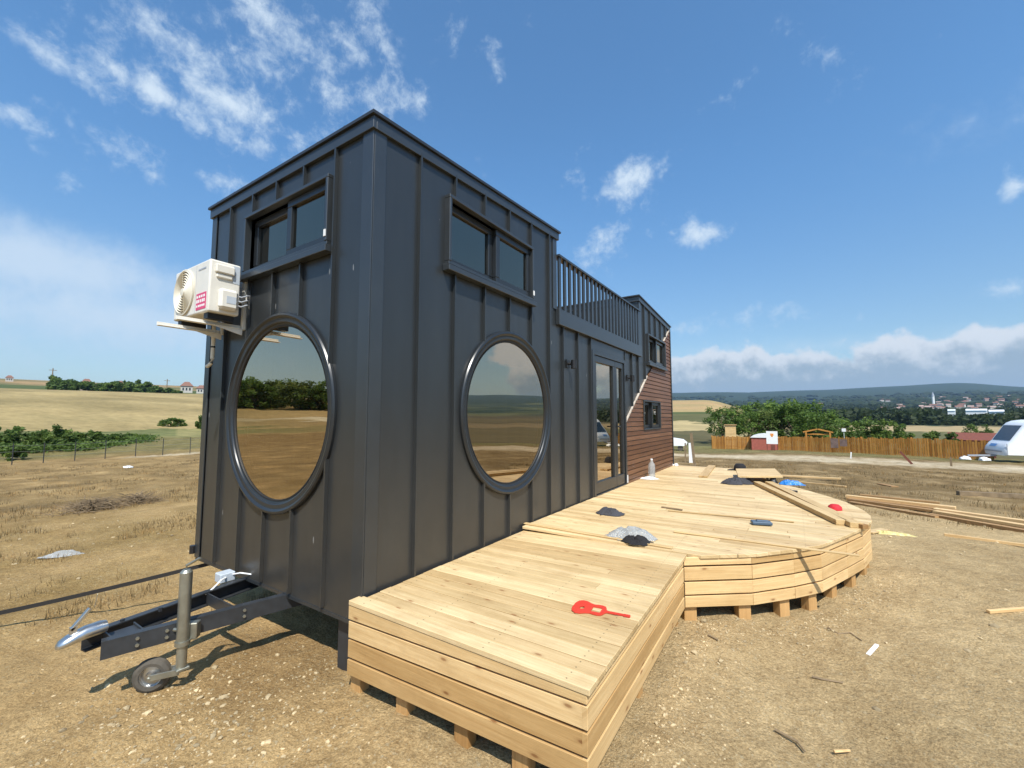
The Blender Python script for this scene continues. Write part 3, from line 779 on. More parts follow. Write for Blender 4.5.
# ball coupling, pressed sheet with lever
mb = MB()
prof = [(-.905, .040, .034, .012), (-.93, .042, .040, .012), (-1.00, .042, .040, .008), (-1.035, .046, .036, .0), (-1.075, .048, .032, -.010), (-1.105, .038, .024, -.020), (-1.118, .016, .012, -.026)]
vs = []; n = 10
for (y, w_, h_, zo) in prof:
    for k in range(n):
        t = 2 * math.pi * k / n
        zz = math.sin(t) * h_
        vs.append((-1.215 + math.copysign(abs(math.cos(t)) ** .7, math.cos(t)) * w_, y, zo + .022 + (zz if zz > 0 else zz * .8)))
fs = [(i * n + k, i * n + (k + 1) % n, (i + 1) * n + (k + 1) % n, (i + 1) * n + k) for i in range(len(prof) - 1) for k in range(n)] + [tuple(range(n)), tuple((len(prof) - 1) * n + k for k in range(n))]
mb.add(vs, fs); mb.build('ball_coupling', M['zinc'], drawbar, True, ang=50)
mb = MB(); mb.bar((-1.215, -1.06, .07), (-1.215, -.985, .165), .030, .014, up=(0, -.7, .7)); mb.bar((-1.215, -1.05, .04), (-1.215, -1.05, .085), .03, .03, up=(0, 1, 0))
mb.tube([(-1.215, -.965, .165), (-1.215, -.955, .235)], .002, 6)
mb.build('coupling_lever', M['zinc'], drawbar, bevel=.004)
# jockey wheel
tb = V((-.945, -.605, 0))
mb = MB(); mb.tube([tb + V((0, 0, -.10)), tb + V((0, 0, .315))], .034, 20); mb.tube([tb + V((0, 0, -.125)), tb + V((0, 0, -.10))], .041, 20); mb.tube([tb + V((0, 0, .315)), tb + V((0, 0, .33))], [.034, .022], 20)
jw = mb.build('jockey_wheel', M['zinc_dull'], house, True)
mb = MB(); mb.tube([tb + V((0, 0, -.26)), tb + V((0, 0, -.124))], .028, 18); mb.build('inner_tube', M['zinc_dull'], jw, True)
mb = MB(); mb.tube([tb + V((0, 0, .33)), tb + V((0, 0, .355)), tb + V((.075, .035, .40)), tb + V((.085, .04, .405))], .008, 8); mb.build('crank', M['zinc_dull'], jw, True)
mb = MB(); mb.bar(tb + V((-.04, .06, -.06)), tb + V((.0, .02, -.06)), .11, .10); mb.tube([tb + V((0, .0, -.04)), tb + V((-.06, -.03, -.04))], .012, 8); mb.build('clamp', M['zinc_dull'], jw, bevel=.006)
hub = V((-1.10, -.70, 0)); hub.z = hgt(hub.x, hub.y) + near_disp(hub.x, hub.y, 3) + .098
ax = V((.77, -.64, 0)).normalized()
mb = MB(); mb.lathe(hub - ax * .025, ax, [(.062, -.004), (.080, -.006), (.098, .006), (.104, .022), (.098, .042), (.080, .054), (.062, .052)], 40, closed=True); mb.build('tyre', M['rubber'], jw, True)
mb = MB(); mb.lathe(hub - ax * .025, ax, [(.064, .046), (.056, .030), (.030, .034), (.022, .050), (.001, .052)], 32); mb.lathe(hub - ax * .025, ax, [(.064, .004), (.02, .01), (.001, .01)], 32); mb.build('rim', M['zinc'], jw, True)
mb = MB()
for s_ in (-1, 1):
    o = ax * (.042 * s_)
    mb.bar(hub + o, tb + V((0, 0, -.275)) + o * .7, .006, .038, up=(0, 0, 1))
mb.box(tb.x - .035, tb.x + .035, tb.y - .035, tb.y + .035, -.275, -.258)
mb.tube([hub - ax * .05, hub + ax * .05], .010, 10)
mb.build('fork', M['zinc_dull'], jw, bevel=.003)
# junction box and plug leads at the beam root
mb = MB(); mb.box(-1.62, -1.52, -.16, -.05, -.02, .05); jb = mb.build('junction_box', M['palegrey'], house, bevel=.006)
mb = MB(); mb.tube([(-1.52, -.12, .02), (-1.46, -.18, .03), (-1.42, -.25, .0), (-1.42, -.30, -.03)], .006, 6); mb.tube([(-1.52, -.07, .03), (-1.44, -.05, .05), (-1.36, .02, .03)], .006, 6); mb.build('lead', M['white'], jb, True)
mb = MB(); mb.tube([(-HW - .02, -.02, .03), (-HW - .02, -.02, .10)], .028, 10); mb.build('hitch_lamp', M['black'], house, True)

# ------------------------------------------------------------------ air conditioner and its bracket
brk = thing('wall_bracket', (-1.9, 0, 2.06), 'cream steel wall bracket holding up the outdoor cooling unit', 'bracket')
for x in (-2.06, -1.67):
    mb = MB(); mb.box(x - .02, x + .02, -.006, .0 + -.031, 2.05, 2.50)
    mb.box(x - .022, x + .022, -.50, -.032, 2.052, 2.060); mb.box(x - .022, x - .017, -.50, -.032, 2.0605, 2.088)
    mb.hexa([(x + .014, -.04, 2.0), (x + .02, -.04, 2.0), (x + .02, -.03, 2.0), (x + .014, -.03, 2.0), (x + .014, -.25, 2.05), (x + .02, -.25, 2.05), (x + .02, -.03, 2.05), (x + .014, -.03, 2.05)])
    mb.build('bracket_arm', M['acwhite'], brk, bevel=.002)
mb = MB(); mb.box(-2.2, -1.62, -.030, -.008, 2.30, 2.335); mb.build('wall_rail', M['acwhite'], brk)
ac = thing('air_conditioner', (-1.87, -.23, 2.13), 'cream outdoor cooling unit with round fan grille and pink sticker, on the front wall', 'air conditioner')
AX0, AX1, AY0, AY1, AZ0, AZ1 = -2.215, -1.535, -.345, -.115, 2.135, 2.565
mb = MB(); mb.box(AX0, AX1, AY0, AY1, AZ0, AZ1)
csg = mb.build('casing', M['acwhite'], ac, True, bevel=.014)
csg.modifiers['bevel'].segments = 3
for (p, q) in ((AX0 + .05, AX0 + .12), (AX1 - .12, AX1 - .05)):
    mb = MB(); mb.box(p, q, AY0 + .02, AY1 - .02, AZ0 - .045, AZ0 - .001); mb.build('rubber_foot', M['black'], ac)
fc = V((-2.0, AY0, 2.355))
mb = MB(); mb.lathe(fc, (0, -1, 0), [(.195, .001), (.198, .014), (.188, .016), (.18, .006), (.001, .004)], 64)
cav = mb.build('fan_grille', M['acgrille'], ac, True, ang=40)
mb = MB(); mb.lathe(fc, (0, -1, 0), [(.182, .0075), (.001, .0065)], 48); mb.build('fan_gap_shade', M['acshade'], cav)  # flat dark disc, its colour stands in for the shaded hollow behind the rings
mb = MB()
for r in [.03 + .0215 * k for k in range(8)]:
    mb.lathe(fc, (0, -1, 0), [(r - .0065, .012), (r, .020), (r + .0065, .012), (r, .009)], 48, closed=True)
for k in range(8):
    t = k * math.pi / 4 + .2; mb.bar(fc + V((.02 * math.cos(t), -.012, .02 * math.sin(t))), fc + V((.185 * math.cos(t), -.012, .185 * math.sin(t))), .006, .006, up=(0, 1, 0))
mb.lathe(fc, (0, -1, 0), [(.036, .010), (.034, .022), (.001, .024)], 24)
mb.build('grille_ring', M['acgrille'], cav, True)
mb = MB(); mb.box(-1.755, -1.575, AY0 - .0028, AY0 - .0005, 2.145 + .02, 2.30); st = mb.build('sticker', M['pink'], ac)
mb = MB()
random.seed(3)
for (r0, hh, nn) in ((2.272, .020, 4), (2.235, .026, 5), (2.195, .018, 5)):
    x = -1.745
    for k in range(nn):
        wdt = .15 / nn * random.uniform(.6, .85); mb.box(x, x + wdt, AY0 - .0040, AY0 - .0030, r0 - hh / 2, r0 + hh / 2); x += .165 / nn
mb.build('sticker_print', M['white'], st)
mb = MB(); mb.box(-1.74, -1.60, AY0 - .0022, AY0 - .0005, 2.495, 2.508); mb.build('badge', M['cargrey'], ac)
mb = MB(); mb.box(-1.782, -1.779, AY0 - .0012, AY0 - .0002, 2.15, 2.55); mb.build('panel_joint', M['cargrey'], ac)
mb = MB(); mb.box(AX1 - .004, AX1 + .028, -.31, -.17, 2.46, 2.53); mb.box(AX1 - .004, AX1 + .016, -.30, -.18, 2.42, 2.459); mb.build('grip_cover', M['acwhite'], ac, bevel=.008)
mb = MB(); mb.box(AX1 - .004, AX1 + .050, -.285, -.14, 2.165, 2.335); vc = mb.build('valve_cover', M['acwhite'], ac, bevel=.022)
mb = MB(); mb.box(AX1 + .0505, AX1 + .052, -.235, -.165, 2.215, 2.275); mb.build('rating_plate', M['palegrey'], vc)
mb = MB(); mb.box(AX1 + .0005, AX1 + .0025, -.175, -.125, 2.40, 2.55); mb.build('wiring_label', M['palegrey'], ac)
mb = MB()
for k, zz in enumerate((2.30, 2.26, 2.22)): mb.tube([(AX1 + .01, -.15, zz), (AX1 + .032, -.115, zz - .01), (AX1 + .022, -.07, zz + .015), (AX1 - .02, -.03, zz + .03), (AX1 - .06, -.012, zz)], .0065, 8)
mb.build('refrigerant_pipe', M['cargrey'], ac, True)
mb = MB(); mb.tube([(-2.13, -.06, 2.13), (-2.13, -.06, 1.83), (-2.135, -.065, 1.79), (-2.16, -.075, 1.765), (-2.18, -.08, 1.76)], .017, 10)
dh = mb.build('drain_hose', M['acgrille'], ac, True)
mb = MB(); mb.tube([(-2.13, -.06, 1.93), (-2.13, -.06, 1.945)], .019, 10); mb.build('tape_wrap', M['black'], dh, True)

# ------------------------------------------------------------------ the deck
deck = thing('wooden_deck', (1.4, 3.5, hgt(1.4, 3.5)), 'fresh pine deck with a straight wing and a rounded end beside the tiny house', 'deck')
random.seed(11)
A0, B0, C0 = V((-.02, -.08, 0)), V((1.552, -.08, 0)), V((1.552, 1.772, 0))
YS = 1.865
def ztop1(x, y):                      # the wing is not dead level
    t = min(1, max(0, x / 1.55)); s = min(1, max(0, (y + .08) / 1.86))
    return .172 + .001 * t + s * (.005 + .040 * t)
mb = MB(); y = -.085; k = 0; bw = .096
while y < YS - .01:
    y2 = min(y + bw - .004, YS)
    xs = [-.018 if y < .0 else .034]
    if random.random() < .22: xs.append(random.uniform(.4, 1.2))
    xs.append(1.566)
    for a, b in zip(xs, xs[1:]):
        a += .0015; b -= .0015
        dz = random.uniform(-.0018, .0018)
        c = [(a, y, ztop1(a, y) - .027), (b, y, ztop1(b, y) - .027), (b, y2, ztop1(b, y2) - .027), (a, y2, ztop1(a, y2) - .027)]
        c += [(p[0], p[1], p[2] + .027 + dz) for p in c]
        mb.hexa(c, 0, random.betavariate(2, 2), (1, 0, 0), random.random() * 9)
    y += bw; k += 1
edge = [(1.552, 1.79), (1.99, 2.13), (2.265, 2.46), (2.46, 2.74), (2.67, 3.25), (2.83, 3.66), (2.935, 4.07), (2.955, 4.36), (2.93, 4.65), (2.81, 5.14), (2.575, 5.66), (2.22, 6.26), (1.96, 6.72), (1.70, 7.3), (1.45, 7.9), (1.15, 8.36), (.02, 8.36)]
def xedge(y):
    for (xa, ya), (xb, yb) in zip(edge, edge[1:]):
        if min(ya, yb) <= y <= max(ya, yb) and yb != ya: return xa + (xb - xa) * (y - ya) / (yb - ya)
    return 1.55
Z2 = .219
y = YS; y_end = 8.36
while y < y_end - .02:
    y2 = min(y + bw - .004, y_end)
    e0, e1 = xedge(max(y, 1.8)), xedge(y2)
    joints = [.024]
    x = random.uniform(.6, 2.4)
    while x < min(e0, e1) - .25: joints.append(x); x += random.uniform(1.6, 2.8)
    joints.append(None)
    for a, b in zip(joints, joints[1:]):
        dz = random.uniform(-.002, .002)
        if b is None: b0, b1 = e0 + .015, e1 + .015
        else: b0 = b1 = b - .003
        c = [(a, y, Z2 - .027), (b0, y, Z2 - .027), (b1, y2, Z2 - .027), (a, y2, Z2 - .027)]
        c += [(p[0], p[1], p[2] + .027 + dz) for p in c]
        mb.hexa(c, 0, random.betavariate(2, 2), (1, 0, 0), random.random() * 9)
    y += bw
M['decking'] = wood('screwed_decking', (.58, .425, .22), (.74, .585, .345), (.30, .14, .055), .55, tone=.26)
nt_ = M['decking'].node_tree; pr = nt_.nodes['Principled BSDF']; src = pr.inputs['Base Color'].links[0].from_socket
tc_ = nd(nt_, 'ShaderNodeTexCoord'); sx_ = nd(nt_, 'ShaderNodeSeparateXYZ'); nt_.links.new(tc_.outputs['Object'], sx_.inputs[0])
dl = deck.location
ax_ = mth(nt_, 'PINGPONG', mth(nt_, 'ADD', sx_.outputs['X'], dl.x - .1 + 45), .225)
ay_ = mth(nt_, 'PINGPONG', mth(nt_, 'ADD', sx_.outputs['Y'], dl.y + .085 - .022 + 48 * .048), .024)
r2_ = mth(nt_, 'SQRT', mth(nt_, 'ADD', mth(nt_, 'MULTIPLY', ax_, ax_), mth(nt_, 'MULTIPLY', ay_, ay_)))
hd_ = mth(nt_, 'LESS_THAN', r2_, .0042)
gz = nd(nt_, 'ShaderNodeTexNoise', ins={'Scale': 1.7, 'Detail': 8, 'Roughness': .7}); nt_.links.new(tc_.outputs['Object'], gz.inputs['Vector'])
dr_ = ramp(nt_, [(.50, (1, 1, 1)), (.72, (.74, .68, .60))]); nt_.links.new(gz.outputs['Fac'], dr_.inputs[0])
c_ = mixc(nt_, .5, src, dr_.outputs[0], 'MULTIPLY')
c_ = mixc(nt_, mth(nt_, 'MULTIPLY', hd_, .75), c_, (.10, .075, .04))
nt_.links.new(c_, pr.inputs['Base Color'])
mb.build('deck_boards', M['decking'], deck, bevel=.0025)
# skirting boards: four courses round the wing and the curve
def course(p0, p1, zs0, zs1, name='skirting', th=.026, mat='pineside'):
    d = (p1 - p0).normalized(); nrm = V((d.y, -d.x, 0))
    for j in range(4):
        (b0, t0), (b1, t1) = zs0[j], zs1[j]
        m_ = MB()
        lo0, lo1 = V((p0.x, p0.y, b0)), V((p1.x, p1.y, b1)); hi0, hi1 = V((p0.x, p0.y, t0)), V((p1.x, p1.y, t1))
        jit = random.uniform(-.002, .002)
        n0, n1 = nrm * (-th + jit), nrm * jit
        m_.hexa([lo0 + n0, lo1 + n0, hi1 + n0, hi0 + n0, lo0 + n1, lo1 + n1, hi1 + n1, hi0 + n1], 0, random.betavariate(1.6, 1.6), d, random.random() * 9)
        m_.build('skirting_board', M[mat], deck, bevel=.0018)
gA = [(.060, .143), (-.050, .047), (-.163, -.062), (-.262, -.176)]
gB = [(.107, .144), (.004, .096), (-.100, -.010), (-.203, -.112)]
gC = [(.141, .190), (.026, .129), (-.078, .013), (-.173, -.090)]
g2 = [(.141, .2), (.027, .127), (-.077, .014), (-.173, -.090)]
course(A0, B0 - V((.002, 0, 0)), gA, gB)
course(B0 + V((0, .001, 0)), C0, gB, gC)
pts = [V((p[0], p[1], 0)) for p in edge]
for i in range(len(pts) - 1):
    d = (pts[i + 1] - pts[i]).normalized() * .0012
    course(pts[i] + d, pts[i + 1] - d, g2, g2)
# joists and bearers just under the boards, posts down to the soil
mb = MB()
for x in (.1, .55, 1.0, 1.47): mb.box(x - .022, x + .022, -.05, 1.74, .0, .138, 0, .3, (0, 1, 0), x)
for x in (.1, .6, 1.1, 1.6, 2.1, 2.5):
    ys = [q for q in [1.95 + k * .05 for k in range(130)] if q < 8.3 and xedge(q) > x + .06]
    if ys: mb.box(x - .022, x + .022, ys[0], ys[-1], .05, .19, 0, .3, (0, 1, 0), x)
mb.build('joists', M['post'], deck)
pp = [(.015, -.045), (.42, -.045), (.85, -.045), (1.2, -.045), (1.462, -.028), (1.462, .75), (1.462, 1.68), (.05, .9), (.75, .9)]
for x, y in pp:
    mb = MB(); s_ = .045; mb.box(x - s_, x + s_, y - .001, y + .07, hgt(x, y) - .08, -.02, 0, random.random(), (0, 0, 1), random.random() * 5)
    mb.build('post', M['post'], deck, bevel=.003)
for i, ts in enumerate(((.10, .90), (.80,), (.72,), (.55,), (.5,), (.5,), (.5,), (.5,), (.5,), (.5,), (.5,))):
    p, q = pts[i], pts[i + 1]; d = (q - p).normalized(); nrm = V((d.y, -d.x, 0))
    for t in ts:
        c = p.lerp(q, t) - nrm * .062
        mb = MB(); g = hgt(c.x, c.y)
        mb.bar(V((c.x, c.y, g - .08)), V((c.x, c.y, -.06)), .10, .07, 0, random.uniform(.4, 1), up=-nrm, off=random.random() * 5)
        mb.build('post', M['post'], deck, bevel=.003)
for x in (.3, 1.3):
    for y in (2.6, 4.2, 5.8, 7.4):
        mb = MB(); mb.box(x - .04, x + .04, y - .04, y + .04, hgt(x, y) - .05, .05, 0, random.random(), (0, 0, 1)); mb.build('post', M['post'], deck)

# ------------------------------------------------------------------ lumpy soft things
def lump(name, c, size, mat, label=None, cat=None, seed=0, sub=4, amp=.35, freq=2.2, ridge=True, flat=.0, rot=0, parent=None, smooth=True, group=None):
    bm = bmesh.new(); bmesh.ops.create_icosphere(bm, subdivisions=sub, radius=1)
    for v in bm.verts:
        p = v.co.copy(); q = p * freq + V((seed * 7.1, seed * 3.3, 1))
        n = noise.noise(q) + .5 * noise.noise(q * 2.1) + .25 * noise.noise(q * 4.3)
        if ridge: n = .5 - abs(n) * 1.6
        p *= 1 + amp * n
        if p.z < flat: p.z = flat + (p.z - flat) * .06
        p.x, p.y, p.z = p.x * size[0], p.y * size[1], (p.z - flat) * size[2]
        v.co = p
    bmesh.ops.rotate(bm, verts=bm.verts, cent=(0, 0, 0), matrix=Matrix.Rotation(rot, 3, 'Z'))
    me = bpy.data.meshes.new(name); bm.to_mesh(me); bm.free()
    if smooth: me.polygons.foreach_set('use_smooth', [True] * len(me.polygons))
    me.materials.append(M[mat])
    o = bpy.data.objects.new(name, me); COL.objects.link(o)
    if parent: o.parent = parent; o.location = V(c) - parent_loc(parent)
    else: o.location = c
    return tag(o, label, cat, group)
ZD = Z2 + .003
def drape(name, c, size, h, mat, label, cat, seed=0, fold=.35, freq=2.4, rot=0, group=None, n=84, m=30, bumps=1):
    """thin crumpled sheet or cloth: a creased skin over an uneven heap, ragged outline, edges on the floor"""
    rnd = random.Random(seed); sv = V((seed * 5.3, seed * 2.9, 0)); ca, sa = math.cos(rot), math.sin(rot)
    h *= .72
    hp = [(rnd.uniform(-.5, .5), rnd.uniform(-.5, .5), rnd.uniform(.35, .6), rnd.uniform(.6, 1)) for _ in range(bumps + 2)]
    vs = []
    for i in range(m + 1):
        r = i / m
        for k in range(n):
            t = 2 * math.pi * k / n
            ol = 1 + .34 * noise.noise(V((math.cos(t) * 1.3, math.sin(t) * 1.3, seed))) + .20 * noise.noise(V((math.cos(t) * 4, math.sin(t) * 4, seed + 4)))
            u, v = r * ol * math.cos(t), r * ol * math.sin(t)
            dome = max(q[3] * math.exp(-((u - q[0]) ** 2 + (v - q[1]) ** 2) / q[2] ** 2) for q in hp)
            dome = math.tanh(2.6 * dome) * .72
            p = V((u * freq, v * freq, 0)) + sv
            p2 = p + V((noise.noise(p), noise.noise(p + V((9, 0, 0))), 0)) * .8
            cr = 1 - abs(noise.noise(p2)) * 2.2; cr2 = 1 - abs(noise.noise(p2 * 2.3 + V((0, 7, 0)))) * 2.2
            z = h * max(0, dome * (1 - fold) + fold * (.65 * cr + .35 * cr2) * (.35 + dome)) * (1 - r ** 4)
            x, y = u * size[0], v * size[1]
            vs.append(V((c[0] + x * ca - y * sa, c[1] + x * sa + y * ca, c[2] + z + .002)))
    m_ = MB(); fs = []
    for i in range(m):
        for k in range(n):
            k2 = (k + 1) % n
            fs.append((i * n + k, (i + 1) * n + k, (i + 1) * n + k2, i * n + k2))
    m_.add(vs, fs)
    o = m_.build(name, M[mat], None, True, ang=48, fix=False)
    sd = o.modifiers.new('thickness', 'SOLIDIFY'); sd.thickness = .002; sd.offset = 1
    return tag(o, label, cat, group)
drape('cloth_bundle', (.56, 2.86, ZD), (.165, .12), .11, 'dkcloth', 'dark grey crumpled cloth lying on the deck near the house wall', 'cloth', 3, .45, 2.0, .4)
drape('black_hat', (1.14, 1.93, ZD), (.125, .09), .095, 'blkcloth', 'black crumpled hat half under the clear plastic bag', 'hat', 12, .4, 1.8)
drape('plastic_bag', (1.03, 2.06, ZD), (.235, .15), .135, 'bagmat', 'clear crumpled plastic bag draped over a dark hat on the deck', 'plastic bag', 5, .5, 2.1, .3)

# red guitar-shaped cut-out lying flat
def flat_shape(name, outline, holes, c, ang, scale, th, mat, label, cat):
    m_ = MB(); ca, sa = math.cos(ang), math.sin(ang)
    def F(u, v, n):
        x, y = u * scale, v * scale
        X, Y = c[0] + x * ca - y * sa, c[1] + x * sa + y * ca
        return V((X, Y, ztop1(X, Y) + .004 + n))
    plate(m_, F, outline, holes, 0, th)
    return tag(m_.build(name, M[mat], None), label, cat)
half = [(-.50, .0), (-.50, .10), (-.47, .20), (-.40, .25), (-.32, .24), (-.24, .19), (-.17, .165), (-.10, .18), (-.04, .185), (.02, .165), (.05, .12), (.07, .05), (.10, .028)]
g_out = half + [(.36, .026), (.375, .036), (.47, .036), (.48, .0)]
g_out = g_out + [(u, -v) for u, v in reversed(g_out) if v > 0]
g_out = [p for i, p in enumerate(g_out)]
gh = [[(-.34 + .045 * math.cos(t * math.pi / 4), -.03 + .06 * math.sin(t * math.pi / 4)) for t in range(8)], rect(-.17, -.01, -.10, .095)]
flat_shape('guitar_cutout', g_out, gh, (1.355, .585), .10, .335, .006, 'red', 'flat red guitar shape lying on the near boards of the deck', 'sign')
# bottle on crumpled paper
bp = V((.165, 5.98, ZD))
bo = thing('bottle', bp, 'upright clear plastic bottle by the red brown cladding', 'bottle')
mb = MB(); mb.lathe(bp + V((0, 0, .004)), (0, 0, 1), [(.001, 0), (.052, 0), (.058, .01), (.058, .06), (.054, .07), (.058, .08), (.058, .20), (.050, .24), (.022, .285), (.020, .31)], 24); mb.build('body', M['bagmat'], bo, True, ang=60)
mb = MB(); mb.lathe(bp, (0, 0, 1), [(.021, .31), (.021, .335), (.001, .336)], 16); mb.build('cap', M['white'], bo, True)
drape('paper_wrap', (.14, 5.82, ZD), (.17, .11), .06, 'white', 'crumpled white paper on the boards under the bottle', 'paper', 2, .5, 2.4)
random.seed(5)
for k, px in enumerate((661, 667, 674, 680, 685)):
    c = onz(px, 462.5 - k * .15, ZD)
    lump('paper_scrap', (c.x, min(8.2, c.y), ZD), (.05, .04, .05), 'white', 'small white scrap at the far corner of the deck by the house end', 'scrap', k, 2, .5, 2, group='white scraps at the far corner of the deck', smooth=False)
# boards lying about on the deck
def plank(name, a, b, w_, h_, label, cat='plank', mat='pine', tone=.5, group=None, up=(0, 0, 1), rest=True):
    a, b = V(a), V(b)
    if rest: a.z += h_ / 2; b.z += h_ / 2
    m_ = MB(); m_.bar(a, b, w_, h_, 0, tone, up, random.random() * 9)
    return tag(m_.build(name, M[mat], None, bevel=.0025), label, cat, group)
def dk(px, py, z=ZD): p = onz(px, py, z); return p
plank('plank', dk(703, 477.5), dk(712, 466.5), .14, .03, 'short board lying alone on the far part of the deck behind the bottle', tone=.25)
plank('long_plank', dk(757, 484.5), dk(842, 525), .10, .05, 'long pine plank on the deck rim, the inner one of the pair', tone=.5)
plank('long_plank', dk(769, 484.5), dk(857, 528), .11, .05, 'long pine plank on the deck rim, the outer one ending in a thick square end', tone=.4)
plank('batten_offcut', dk(852, 525.5), dk(866, 529), .07, .04, 'brownish short batten at the end of the two long planks', tone=.05, mat='pinedk')
plank('thin_batten', dk(674, 532), (2.69, 2.50, ZD), .035, .012, 'thin batten sticking out past the curved deck edge', tone=.95, rest=True)
plank('thin_batten', dk(668, 511), dk(794, 522.5), .022, .010, 'long thin batten across the middle of the deck', tone=.25)
plank('thin_batten', (-.0, 1.95, ZD), (1.44, 1.92, ZD), .05, .010, 'thin batten along the low step in front of the plastic bag', tone=.45)
plank('stray_batten', dk(661.5, 507.5), dk(682.5, 510.5), .022, .014, 'short dark stick lying mid deck', 'stick', 'twig')
# caps, jacket, low trestle board, blue crate
bc = V((1.36, 8.02, ZD))
mb = MB(); mb.lathe(bc, (0, 0, 1), [(.001, .14), (.07, .135), (.105, .09), (.115, .03), (.115, 0)], 24); bk = mb.build('sun_cap', M['blkcloth'], None, True, ang=70)
tag(bk, 'black cap sitting at the corner of the low trestle board', 'cap')
mb = MB(); mb.prism([bc + V((-.10, -.06, .012)), bc + V((-.22, -.10, .004)), bc + V((-.20, .03, .004)), bc + V((-.10, .06, .012))], (0, 0, .008)); mb.build('peak', M['blkcloth'], bk)
drape('jacket', (1.50, 6.05, ZD), (.25, .14), .17, 'dkcloth', 'dark grey jacket dropped in front of the low trestle board', 'jacket', 9, .5, 2.0, .5, bumps=2)
tr = thing('trestle_board', (1.85, 6.9, ZD), 'low pale board on stubby black legged trestles at the deck rim', 'bench')
zt = .345
q = [onz(738, 476, zt), onz(783, 476, zt), onz(775, 468.5, zt), onz(731, 468.0, zt)]
q[2].y = min(q[2].y, 7.9); q[3] = q[2] + (q[0] - q[1]) * 1.0
mb = MB(); c = [(*p.xy, zt - .03) for p in q]; mb.hexa(c + [(p[0], p[1], zt) for p in c], 0, .8, (1, 0, 0), 3); mb.build('board', M['pine'], tr, bevel=.003)
for t in (.22, .80):
    a, b = q[0].lerp(q[1], t), q[3].lerp(q[2], t)
    mb = MB()
    mb.bar(a.xy.to_3d() + V((0, .05, zt - .06)), b.xy.to_3d() + V((0, -.05, zt - .06)), .05, .05)
    for p in (a + V((0, .08, 0)), b + V((0, -.08, 0))): mb.bar((p.x, p.y, ZD - (.3 if xedge(min(8.3, p.y)) < p.x else 0)), (p.x, p.y, zt - .086), .04, .05, up=(0, 1, 0))
    mb.build('trestle', M['black'], tr)
drape('blue_sheet', (2.23, 6.42, ZD), (.17, .11), .12, 'bluepl', 'crumpled bright blue plastic sheet at the deck rim', 'plastic sheet', 4, .5, 2.2, .2)
lump('tool_pouch', (1.98, 6.42, ZD), (.07, .07, .08), 'black', 'small black tool pouch beside the blue plastic sheet', 'tool pouch', 6, 3, .4, 2)
sp = dk(787, 491.5)
mb = MB(); mb.bar(sp + V((-.10, .05, .02)), sp + V((.05, -.03, .02)), .04, .03); mb.bar(sp + V((.05, -.03, .015)), sp + V((.13, -.03, .015)), .05, .025)
tag(mb.build('hand_clamp', M['black'], None, bevel=.006), 'small black hand tool lying beyond the two long planks', 'tool')
pc = dk(762, 525)
mb = MB(); mb.bar(pc + V((-.09, -.02, .02)), pc + V((.08, .03, .022)), .10, .03)
mb.bar(pc + V((-.05, -.005, .038)), pc + V((.06, .028, .040)), .05, .012)
tag(mb.build('glasses_case', M['slate'], None, bevel=.012), 'slate blue flat case lying on the middle of the deck', 'case')
rc = dk(835, 509.5)
mb = MB(); mb.lathe(rc, (0, 0, 1), [(.001, .06), (.04, .058), (.065, .035), (.07, .0)], 24); rcap = mb.build('peaked_cap', M['redcloth'], None, True, ang=70)
tag(rcap, 'red peaked cap lying on the rounded deck end', 'cap')
mb = MB(); mb.prism([rc + V((-.06, -.05, .008)), rc + V((-.13, -.11, .003)), rc + V((-.03, -.13, .003)), rc + V((.02, -.075, .008))], (0, 0, .007)); mb.build('peak', M['redcloth'], rcap)

# ------------------------------------------------------------------ timber and litter on the soil
def gnd(px, py, z=-.35, it=6):
    p = onz(px, py, z)
    for _ in range(it): p = onz(px, py, hgt(p.x, p.y) + .01)
    return V((p.x, p.y, hgt(p.x, p.y)))
def gplank(name, p0, p1, w_, h_, label, lift=0, **k):
    a, b = gnd(*p0), gnd(*p1); a.z += lift; b.z += lift
    return plank(name, a, b, w_, h_, label, **k)
random.seed(21)
pl = [((847, 499), (957, 512), .16, .05, 0, 'dark weathered plank at the bottom of the left timber heap', .2, 'pinedk'),
      ((850, 503), (938, 518), .14, .05, 0, 'lowest near plank of the left timber heap', .35, 'pinedk'),
      ((846, 498.5), (956, 511), .14, .05, .052, 'upper plank of the left timber heap with a pale sawn end', .6, 'pineside'),
      ((935, 514), (1075, 536), .20, .06, 0, 'bottom plank of the right timber heap running out of view', .2, 'pinedk'),
      ((930, 516), (1075, 541), .12, .06, 0, 'front plank of the right timber heap', .3, 'pinedk'),
      ((935, 513), (1075, 533), .14, .05, .062, 'top pale plank of the right timber heap', .8, 'pineside')]
pl += [((849, 501), (948, 514.5), .15, .05, .02, 'middle plank of the left timber heap, between the pale top one and the dark one', .1, 'pinedk'),
       ((935, 515), (1075, 538), .15, .05, .05, 'second plank of the right timber heap under the pale top one', .45, 'pineside'),
       ((860, 497.5), (940, 506), .12, .04, .06, 'back plank of the left timber heap', .3, 'pinedk')]
for a, b, w_, h_, lf, lab, tn, mt in pl: gplank('timber_plank', a, b, w_, h_, lab, lf, mat=mt, tone=tn, group='planks stacked on the soil right of the deck')
gplank('pole', (944, 535), (1062, 551), .05, .04, 'thin pale pole lying on the soil in front of the timber heaps', mat='pineside', tone=.5)
gplank('log', (958, 495), (1060, 500), .12, .12, 'grey weathered log lying far right on the weeds', mat='twig')
gplank('stake', (988, 612), (1050, 607), .028, .025, 'short stake lying on the bare soil at the right edge', mat='pineside', tone=.4)
gplank('scrap_plank', (770, 477), (841, 481), .14, .05, 'long plank lying on the soil behind the blue sheet', .06, mat='pineside', tone=.7)
